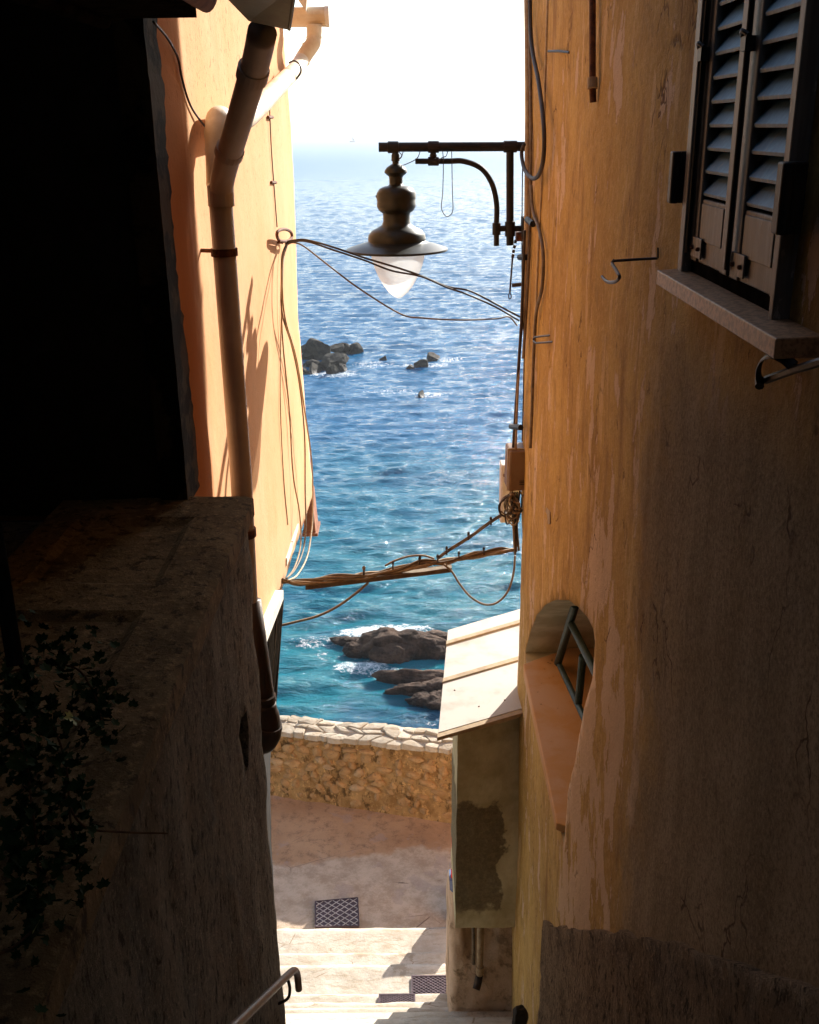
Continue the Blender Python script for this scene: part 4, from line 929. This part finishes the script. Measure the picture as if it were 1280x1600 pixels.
# ---- the two spans below the lamp
cable('upper black cable spanning the alley just under the lamp globe', [(-0.8, 6.831, 19.309), (-0.719, 6.7, 19.333), (-0.637, 6.6, 19.342), (-0.464, 6.4, 19.319), (-0.272, 6.4, 19.252), (-0.078, 6.4, 19.192), (0.07, 6.4, 19.141), (0.235, 6.4, 19.073), (0.373, 6.4, 19.044), (0.548, 6.6, 18.931), (0.71, 6.682, 18.834)], .0062, 'cabled')
cable('second black cable twisted close beside the upper one under the lamp globe', [(-0.8, 6.825, 19.297), (-0.719, 6.69, 19.326), (-0.627, 6.58, 19.333), (-0.456, 6.38, 19.302), (-0.271, 6.38, 19.239), (-0.109, 6.38, 19.176), (0.07, 6.38, 19.139), (0.226, 6.38, 19.072), (0.353, 6.4, 19.025), (0.549, 6.6, 18.911), (0.71, 6.716, 18.803)], .0058, 'cabled')
cable('thin tan cable sagging lowest between the houses below the lamp', [(-0.8, 6.82, 19.286), (-0.742, 6.75, 19.312), (-0.663, 6.65, 19.298), (-0.507, 6.4, 19.221), (-0.316, 6.4, 19.072), (-0.063, 6.4, 18.912), (0.076, 6.4, 18.883), (0.315, 6.4, 18.868), (0.55, 6.6, 18.838), (0.641, 6.7, 18.832), (0.71, 6.829, 18.753)], .0052, 'cable')
# ring and hanging loops on the orange wall
rg = thing('cable_ring', (-.8, 6.8, 19.3), 'rusty iron ring on the orange wall that carries the crossing cables', 'ring')
obj('ring', tb([(-0.815, 6.782, 19.31), (-0.8, 6.443, 19.371), (-0.79, 6.379, 19.415), (-0.78, 6.628, 19.407), (-0.78, 6.978, 19.359), (-0.78, 7.037, 19.316), (-0.79, 6.818, 19.314), (-0.8, 6.499, 19.351)], .010, 8, 5), M['rust_brown'], rg)
obj('peg', tb([(-0.8, 6.657, 19.323), (-0.86, 6.846, 19.304)], .008, 8, 1), M['rust_brown'], rg)
drop = [([(-0.79, 6.812, 19.303), (-0.8, 6.619, 19.244), (-0.8, 6.514, 19.1), (-0.8, 6.458, 18.911), (-0.79, 6.798, 18.641), (-0.78, 7.052, 18.319), (-0.78, 7.219, 17.898), (-0.77, 6.978, 17.537), (-0.76, 6.824, 17.35), (-0.77, 6.67, 17.217), (-0.78, 6.223, 17.266), (-0.8, 5.908, 17.344)], .0055, 'cable', 'grey cable hanging from the ring past the lower corner of the orange house'),
        ([(-0.78, 6.758, 19.3), (-0.79, 6.596, 19.231), (-0.79, 6.448, 19.071), (-0.79, 6.522, 18.86), (-0.77, 6.846, 18.544), (-0.76, 7.118, 18.117), (-0.75, 7.341, 17.662), (-0.75, 7.278, 17.328), (-0.75, 7.097, 17.192), (-0.76, 6.802, 17.112), (-0.78, 6.346, 17.175), (-0.8, 5.993, 17.292)], .0058, 'conduit', 'outermost tan cable bulging beyond the edge of the orange house'),
        ([(-0.81, 6.901, 19.269), (-0.82, 6.729, 19.111), (-0.83, 6.644, 18.756), (-0.83, 6.795, 18.203), (-0.83, 6.814, 17.738), (-0.8, 6.818, 17.45), (-0.79, 6.708, 17.25), (-0.79, 6.313, 17.251), (-0.81, 6.045, 17.287)], .0052, 'tan', 'olive cable crossing the orange wall diagonally to the crossing bundle'),
        ([(-0.83, 6.992, 19.243), (-0.84, 6.765, 18.901), (-0.84, 6.442, 18.382), (-0.845, 6.419, 17.87), (-0.845, 6.497, 17.478)], .0035, 'tan', 'thin faded wire running straight down the orange wall behind the others')]
for pts, r, m_, lab in drop: cable(lab, pts, r, m_)
cable('thin clipped wire running down the orange wall above the ring', [(-0.84, 6.726, 20.145), (-0.84, 6.697, 19.889), (-0.84, 6.732, 19.623), (-0.835, 6.723, 19.411)], .004, 'cable')
for y, x in ((182, 422), (264, 427)):
    pass
tag(obj('wire_clip', tb([(-0.84, 6.625, 20.06), (-0.84, 6.844, 20.062)], .010, 6, 1), M['rust_brown']), 'upper small rusty clip on the wire above the ring', 'clip')
tag(obj('wire_clip', tb([(-0.84, 6.601, 19.687), (-0.84, 6.824, 19.676)], .010, 6, 1), M['rust_brown']), 'lower small rusty clip on the wire above the ring', 'clip')
cable('thin dark wire curving from the eave over the orange wall to the pipe', [(-0.845, 3.79, 20.336), (-0.84, 3.965, 20.298), (-0.84, 4.114, 20.245), (-0.84, 4.154, 20.182), (-0.84, 4.28, 20.084), (-0.83, 4.488, 20.01), (-0.82, 4.569, 19.99)], .0045, 'cabled')

# ================================================================ SEA WALL (rubble, stones one by one)
sw = thing('sea_wall', (-.6, 10.5, 12.2), 'ochre rubble sea wall with sunlit pale coping stones at the end of the alley', 'wall')
WA, WB = Vector((-1.788, 10.737, 0)), Vector((.493, 10.133, 0))
wd = (WB-WA).normalized(); wn = Vector((-wd.y, wd.x, 0))         # wn points to the sea
H0, H1 = 13.14, 13.26
def wp_(s, d, z): q = WA+wd*s+wn*d; return Vector((q.x, q.y, z))
def top(s): return H0+(H1-H0)*(s/2.36)+.02*nz(s*1.7, 3)
bm = bmesh.new(); g = []
for i in range(120):
    s = -2.2+6.4*i/119; row = []
    for j in range(24):
        zf = j/23; row.append(bm.verts.new(wp_(s, .02*nz(s*3, zf*4)+.02*nz(s*9, zf*9)-.05*(1-zf)**6, 12.22+(top(s)-12.22)*zf)))
    row.append(bm.verts.new(wp_(s, .30, top(s)+.045))); row.append(bm.verts.new(wp_(s, .31, 11)))
    g.append(row)
for a, b in zip(g, g[1:]):
    for j in range(25): bm.faces.new((a[j], b[j], b[j+1], a[j+1]))
bmesh.ops.recalc_face_normals(bm, faces=bm.faces)
co_ = obj('mortar_core', bm, M['mortar'], sw, smooth=True); co_.data.materials.append(M['palemortar'])
for f in co_.data.polygons: f.material_index = 1 if f.normal.z > .6 else 0
rs = random.Random(9)
vars_ = []
for k in range(10):
    bm = lumpy(100+k, 1, 1, 1, 2, .25, ang=k % 2 == 0)
    for f in bm.faces: f.smooth = False
    me = bpy.data.meshes.new('rubble_stone'); bm.to_mesh(me); bm.free(); vars_.append(me)
ang = math.atan2(wd.y, wd.x)
meshes = {}
def stone(nm, s, d, z, sx, sy, sz, mat, rot=0):
    key = (rs.randrange(10), mat)
    if key not in meshes:
        me = vars_[key[0]].copy(); me.materials.append(M[mat]); meshes[key] = me
    o = bpy.data.objects.new(nm, meshes[key]); C.objects.link(o); o.parent = sw
    o.location = wp_(s, d, z)-WL['sea_wall']; o.scale = (sx, sy, sz); o.rotation_euler = (rs.uniform(-.15, .15), rot, ang+rs.uniform(-.1, .1))
z = 12.27
while z < 13.06:
    h = rs.uniform(.075, .15); s = -2.1
    while s < 4.1:
        wdt = rs.uniform(.09, .26)
        if rs.random() < .82 and z+h < top(s)+.0:
            big = rs.random()
            stone('stone', s+wdt/2, rs.uniform(.0, .028), z+h/2+rs.uniform(-.015, .015), wdt*.52, .062, h*.54, 'palestone' if big > .86 else 'facestone', rs.uniform(-.25, .25))
        s += wdt*1.0
    z += h*.93
ns_, nd_ = 34, 3                                                     # coping: irregular slabs fitted like crazy paving
gp_ = {}
for i in range(ns_+1):
    for j in range(nd_+1):
        gp_[i, j] = (-2.1+6.2*(i+(.5 if j % 2 else 0)*.8)/ns_+rs.uniform(-.085, .085), -.035+.36*j/nd_+(rs.uniform(-.045, .045) if 0 < j < nd_ else rs.uniform(-.02, .01)))
for i in range(ns_):
    for j in range(nd_):
        q = [gp_[i, j], gp_[i+1, j], gp_[i+1, j+1], gp_[i, j+1]]; P_ = []
        for k in range(4):
            a, bq = Vector(q[k]), Vector(q[(k+1) % 4]); P_ += [a.lerp(bq, .12), a.lerp(bq, .5)+Vector((rs.uniform(-.012, .012), rs.uniform(-.012, .012))), a.lerp(bq, .88)]
        c_ = sum(P_, Vector((0, 0)))/len(P_); zc = top(c_.x)+.012+.06*c_.y/.5+rs.uniform(-.010, .012); tl = (rs.uniform(-.10, .10), rs.uniform(-.12, .12))
        bm = bmesh.new()
        def ring(f, dz): return [bm.verts.new(wp_(c_.x+(p.x-c_.x)*f, c_.y+(p.y-c_.y)*f, zc+dz-.004+((p.x-c_.x)*tl[0]+(p.y-c_.y)*tl[1])*(dz > -.03))) for p in P_]
        R0, R1, R2 = ring(.97, -.05), ring(.94, .006), ring(.86, .013+rs.uniform(-.002, .004)); ct = bm.verts.new(wp_(c_.x, c_.y, zc+.016))
        for k in range(12):
            j2 = (k+1) % 12; bm.faces.new((R0[k], R0[j2], R1[j2], R1[k])); bm.faces.new((R1[k], R1[j2], R2[j2], R2[k])); bm.faces.new((R2[k], R2[j2], ct))
        bmesh.ops.recalc_face_normals(bm, faces=bm.faces)
        obj('coping_stone', bm, M['coping'], sw)

# ================================================================ COVERS, HANDRAIL, SIGN
def tread_plate(name, corners, z, label, mat='manhole', lat='lattice', n=9, frame=.018):
    th = thing(name, (corners[0][0], corners[0][1], z), label, 'manhole cover')
    c = [Vector((p[0], p[1], z)) for p in corners]          # far-left, far-right, near-right, near-left
    bm = bmesh.new(); hexa(bm, [p+Vector((0, 0, -.02)) for p in c], [p+Vector((0, 0, .004)) for p in c]); bmesh.ops.recalc_face_normals(bm, faces=bm.faces)
    obj('plate', bm, M[mat], th)
    def uv(u, v): return (c[0]*(1-u)+c[1]*u)*(1-v)+(c[3]*(1-u)+c[2]*u)*v
    bm = bmesh.new()
    for (a, b) in (((0, 0), (1, 0)), ((1, 0), (1, 1)), ((1, 1), (0, 1)), ((0, 1), (0, 0))):
        tube(bm, [uv(*a)+Vector((0, 0, .006)), uv(*b)+Vector((0, 0, .006))], .009, 4, 1)
    obj('frame', bm, M[mat], th)
    bm = bmesh.new()
    for k in range(-n, n):
        for sgn in (1, -1):
            pts = []
            for u in (0, 1):
                pass
            # diagonal u - sgn*v = k/n*..., clipped to the unit square
            q = k/n*2*.5
            u0, v0, u1, v1 = (max(0, q), max(0, -q), min(1, 1+q), min(1, 1-q))
            if u1-u0 < .02: continue
            if sgn < 0: v0, v1 = 1-v0, 1-v1
            a, b = uv(u0, v0)+Vector((0, 0, .0065)), uv(u1, v1)+Vector((0, 0, .0065))
            tube(bm, [a, b], .0042, 4, 1, cap=False)
    obj('diamond_ribs', bm, M[lat], th)
    return th
tread_plate('manhole_cover', [(-1.082, 8.792, 12.26), (-0.634, 8.843, 12.26), (-0.602, 8.43, 12.26), (-1.051, 8.427, 12.26)], 12.272, 'diamond-ribbed iron cover in the shaded promenade at the foot of the sunlit steps', n=5)
zs = 12.25+.15*3
zA, zB = 12.25+.15*3+.012, 12.25+.15*4+.012
tread_plate('manhole_cover', [(-.055, 7.31, 0), (.29, 7.31, 0), (.29, 7.05, 0), (-.055, 7.05, 0)], zA, 'violet-brown iron cover on the shaded step against the buttress', lat='manhole', n=8)
tread_plate('manhole_cover', [(-.34, 6.955, 0), (-.03, 6.955, 0), (-.03, 6.79, 0), (-.34, 6.79, 0)], zB, 'small iron cover half in sun on the step below the violet-brown one', lat='manhole', n=8)
hr = thing('handrail', (-.56, 3.4, 16.2), 'brown tube handrail with a down-turned end on the roughcast wall', 'handrail')
obj('rail', tb([(-0.56, 1.893, 17.832), (-0.56, 2.412, 17.415), (-0.56, 3.447, 16.579), (-0.56, 3.616, 16.437), (-0.56, 3.689, 16.357), (-0.56, 3.719, 16.3), (-0.56, 3.734, 16.209)], .0165, 14, 5), M['rail'], hr, smooth=True)
obj('bracket', tb([(-0.56, 3.44, 16.564), (-0.56, 3.474, 16.477), (-0.58, 3.527, 16.368), (-0.63, 3.574, 16.289)], .007, 10, 5), M['black'], hr, smooth=True)
sb = thing('folding_sign', (.42, 8.6, 12.27), 'sliver of white and red board on a slate-blue foot peeping out beside the cement box', 'sign')
q = (0.36, 8.6, 13.384); q2 = (0.375, 8.6, 12.78)
b = bmesh.new(); x0 = .355; hexa(b, [(x0, 8.55, q2[2]), (x0+.5, 8.6, q2[2]), (x0+.5, 8.66, q2[2]), (x0, 8.61, q2[2])], [(x0+.01, 8.56, q[2]), (x0+.5, 8.6, q[2]), (x0+.5, 8.63, q[2]), (x0+.01, 8.59, q[2])])
obj('board', b, M['whitebox'], sb, bevel=.003)
for f0, f1 in ((.0, .18), (.62, .86)):
    z0, z1 = q2[2]+(q[2]-q2[2])*f0, q2[2]+(q[2]-q2[2])*f1; obj('red_band', bx(x0-.003, x0+.45, 8.543, 8.549, z0, z1), M['signred'], sb)
obj('foot', bx(x0-.035, x0+.5, 8.50, 8.68, 12.26, q2[2]-.004), M['signblue'], sb, bevel=.006)

# ================================================================ ROCKS IN THE SEA
def rock(nm, seed, x, y, rx, ry, rz, label, mat, group=None, rot=0, z=0, ang=False, sub=5, amp=.25):
    bm = lumpy(seed, rx, ry, rz, sub, amp, ang=ang)
    o = obj(nm, bm, M[mat], None, smooth=not ang, org=(0, 0, 0)); o.location = (x, y, z); o.rotation_euler = (0, 0, rot)
    return tag(o, label, 'rock', group)
G1 = 'wave-washed rocks near the shore'
def at0(p, dy=0): return p[0], p[1]+dy
rr = [(1, (-0.909, 37.298, 0.3), 1.5, .9, .95, 'largest dark brown rock with waves breaking behind it', -.10), (2, (-0.848, 36.56, 0.2), .95, .55, .72, 'smooth rounded brown rock in front of the largest rock', 0), (3, (0.547, 37.097, 0.3), 1.35, .75, .62, 'long sloping rock joined to the right of the largest rock', -.35), (4, (1.189, 37.716, 0.2), .9, .6, .45, 'ribbed rock farthest right beside the sheet roof', -.3),
      (5, (-2.749, 37.946, 0.1), .75, .28, .22, 'low flat brown rock farthest left in the surf', -.12), (6, (-2.367, 37.159, 0.1), .48, .40, .38, 'small round rock left of the surf channel', 0),
      (7, (0.184, 34.774, 0.1), 1.75, .42, .42, 'long light-topped rock ledge below the surf', -.02), (8, (0.055, 33.914, 0.1), 1.1, .35, .34, 'middle brown rock ledge under the long one', 0), (9, (0.974, 33.988, 0.1), 1.0, .5, .42, 'grey-topped ledge partly behind the sheet roof', .1),
      (10, (0.287, 33.254, 0.05), .62, .32, .30, 'small knobbly rock nearest the sea wall', 0), (11, (0.994, 33.065, 0.1), .65, .55, .45, 'dark wet rock at the lower edge of the sheet roof', 0)]
for sd, p, rx, ry, rz, lab, ro in rr: rock('sea_rock', sd+20, p[0], p[1], rx, ry, rz, lab, 'rockbrown', G1, ro, z=.05, amp=.3)
G2 = 'breakwater boulders at the left'
bl = [((-8.321, 93.873, 1.2), 1.5, 1.3, 1.35, 'tall pointed boulder at the top of the breakwater heap'), ((-6.937, 90.567, 0.7), 1.75, 1.3, 1.25, 'large squared dark boulder in the middle of the heap'), ((-8.404, 88.872, 0.4), 1.9, 1.0, .75, 'long flat-topped boulder low in the heap'),
      ((-9.49, 93.58, 0.8), .9, .8, .7, 'rounded pale boulder at the left of the heap'), ((-6.435, 96.435, 0.6), 1.1, .9, .8, 'dark boulder behind the squared one'), ((-4.989, 96.432, 0.4), 1.05, .8, .95, 'boulder at the right tip of the heap with white water beside it'),
      ((-6.812, 87.656, 0.2), .75, .6, .75, 'bright-sided small boulder at the bottom of the heap'), ((-5.941, 88.929, 0.3), .8, .6, .75, 'wedge-shaped small boulder right of the squared one'), ((-9.321, 87.793, 0.2), 1.1, .7, .55, 'low boulder at the waterline beside the orange wall'), ((-10.076, 96.072, 0.9), .8, .7, .5, 'small boulder topmost at the left beside the orange wall'),
      ((-9.47, 96.035, 0.9), .8, .6, .5, 'dark boulder left of the pointed one'), ((-7.056, 95.992, 1.0), 1.0, .9, .65, 'sloping boulder between the pointed and the dark one'), ((-7.523, 89.271, 0.7), 1.0, .8, .8, 'dark boulder wedged under the squared one'), ((-8.999, 90.614, 0.6), 1.1, .8, .6, 'brown slab between the pale boulder and the flat-topped one')]
for k, (p, rx, ry, rz, lab) in enumerate(bl): rock('boulder', 60+k, p[0], p[1], rx, ry, rz, lab, 'rockgrey', G2, k*.7, z=max(0, p[2]-.45), ang=True, sub=4, amp=.12)
G3 = 'boulders standing alone in the water'
for k, (p, rx, ry, rz, lab) in enumerate((((0.867, 89.912, 0.4), 1.05, .7, .8, 'black-faced boulder left of the pair in open water'), ((1.946, 92.559, 0.4), .95, .7, .7, 'boulder right of the pair in open water'), ((0.011, 89.241, 0.1), .65, .4, .28, 'flat low rock in front of the pair'), ((-2.435, 92.835, 0.1), .5, .4, .45, 'tiny rock between heap and pair'), ((0.794, 79.301, 0.1), .55, .4, .45, 'single small dark rock nearest in open water'))):
    rock('boulder', 90+k, p[0], p[1], rx, ry, rz, lab, 'rockgrey', G3, k*1.1, z=.05, ang=True, sub=4, amp=.12)
bt = thing('sailing_boat', (-77.4, 1525, 0), 'tiny sailing boat far out near the horizon', 'boat')
b = bmesh.new(); hexa(b, [(-81, 1524, 0), (-75, 1524, 0), (-75, 1526, 0), (-81, 1526, 0)], [(-82, 1523.6, 1.3), (-73, 1525, 1.3), (-73, 1525, 1.3001), (-82, 1526.4, 1.3)]); obj('hull', b, M['hull'], bt)
obj('mast', tb([(-77.4, 1525, 1), (-77.4, 1525, 8)], .2, 6, 1), M['black'], bt)
b = bmesh.new(); hexa(b, [(-77.2, 1525, 2), (-74.5, 1525, 2), (-77.2, 1525, 7)], [(-77.2, 1525.1, 2), (-74.5, 1525.1, 2), (-77.2, 1525.1, 7)]); obj('sail', b, M['hull'], bt)

# ================================================================ IVY on the parapet
iv = thing('ivy_plant', (-.72, 1.6, 17.6), 'dark trailing ivy hanging over the parapet ledge at lower left', 'climbing plant')
lm = []
for mname in ('leaf', 'leafyellow'):
    bm = bmesh.new(); o_ = [(0, 0), (.35, -.12), (.75, .22), (.52, .40), (.62, .72), (.25, .62), (0, 1.05)]
    L = [bm.verts.new((x, y, .16*x-.10*y*y)) for x, y in o_]; Rr = [L[0]]+[bm.verts.new((-x, y, .16*x-.10*y*y)) for x, y in o_[1:-1]]+[L[-1]]
    mid = bm.verts.new((0, .5, -.06))
    for i in range(6): bm.faces.new((mid, L[i], L[i+1])); bm.faces.new((mid, Rr[i+1], Rr[i]))
    me = bpy.data.meshes.new('leaf'); bm.to_mesh(me); bm.free(); me.materials.append(M[mname]); lm.append(me)
rl = random.Random(17)
def leaf(p, s, yellow=False):
    o = bpy.data.objects.new('leaf', lm[1 if yellow else 0]); C.objects.link(o); o.parent = iv
    o.location = Vector(p)-WL['ivy_plant']; o.scale = (s, s, s); o.rotation_euler = (rl.uniform(.3, 1.5), rl.uniform(-.6, .6), rl.uniform(0, 6.28))
stems = [[(-0.85, 1.8, 18.981), (-0.8, 1.935, 18.934), (-0.75, 2.017, 18.88), (-0.68, 1.915, 18.866), (-0.64, 1.82, 18.863)], [(-0.8, 1.667, 18.975), (-0.72, 1.709, 18.962), (-0.66, 1.648, 18.901), (-0.62, 1.533, 18.843), (-0.61, 1.516, 18.745)],
         [(-0.78, 1.634, 19.022), (-0.68, 1.519, 19.027), (-0.62, 1.388, 18.979), (-0.6, 1.32, 18.883), (-0.6, 1.264, 18.82)], [(-0.64, 1.572, 18.871), (-0.6, 1.536, 18.827), (-0.6, 1.732, 18.661), (-0.6, 2.051, 18.409)], [(-0.6, 1.123, 18.919), (-0.59, 1.181, 18.886), (-0.58, 1.227, 18.872)]]
for s in stems: obj('stem', tb(s, .0022, 5, 6), M['stem'], iv)
for s in stems[:3]:
    sp_ = smoothpts(s, 14)
    for p in sp_:
        for k in range(4): leaf(p+Vector((rl.gauss(0, .02), rl.gauss(0, .05), rl.gauss(0, .05))), rl.uniform(.012, .022))
for k in range(90):
    a = Vector((-0.68, 1.556, 19.042)); bq = Vector((-0.61, 1.342, 18.865)); leaf(a.lerp(bq, rl.random())+Vector((rl.uniform(-.03, .03), rl.gauss(0, .10), rl.gauss(0, .03))), rl.uniform(.012, .024))
leaf((-0.66, 1.721, 18.933), .026, True); leaf((-0.575, 1.22, 18.876), .02, True)
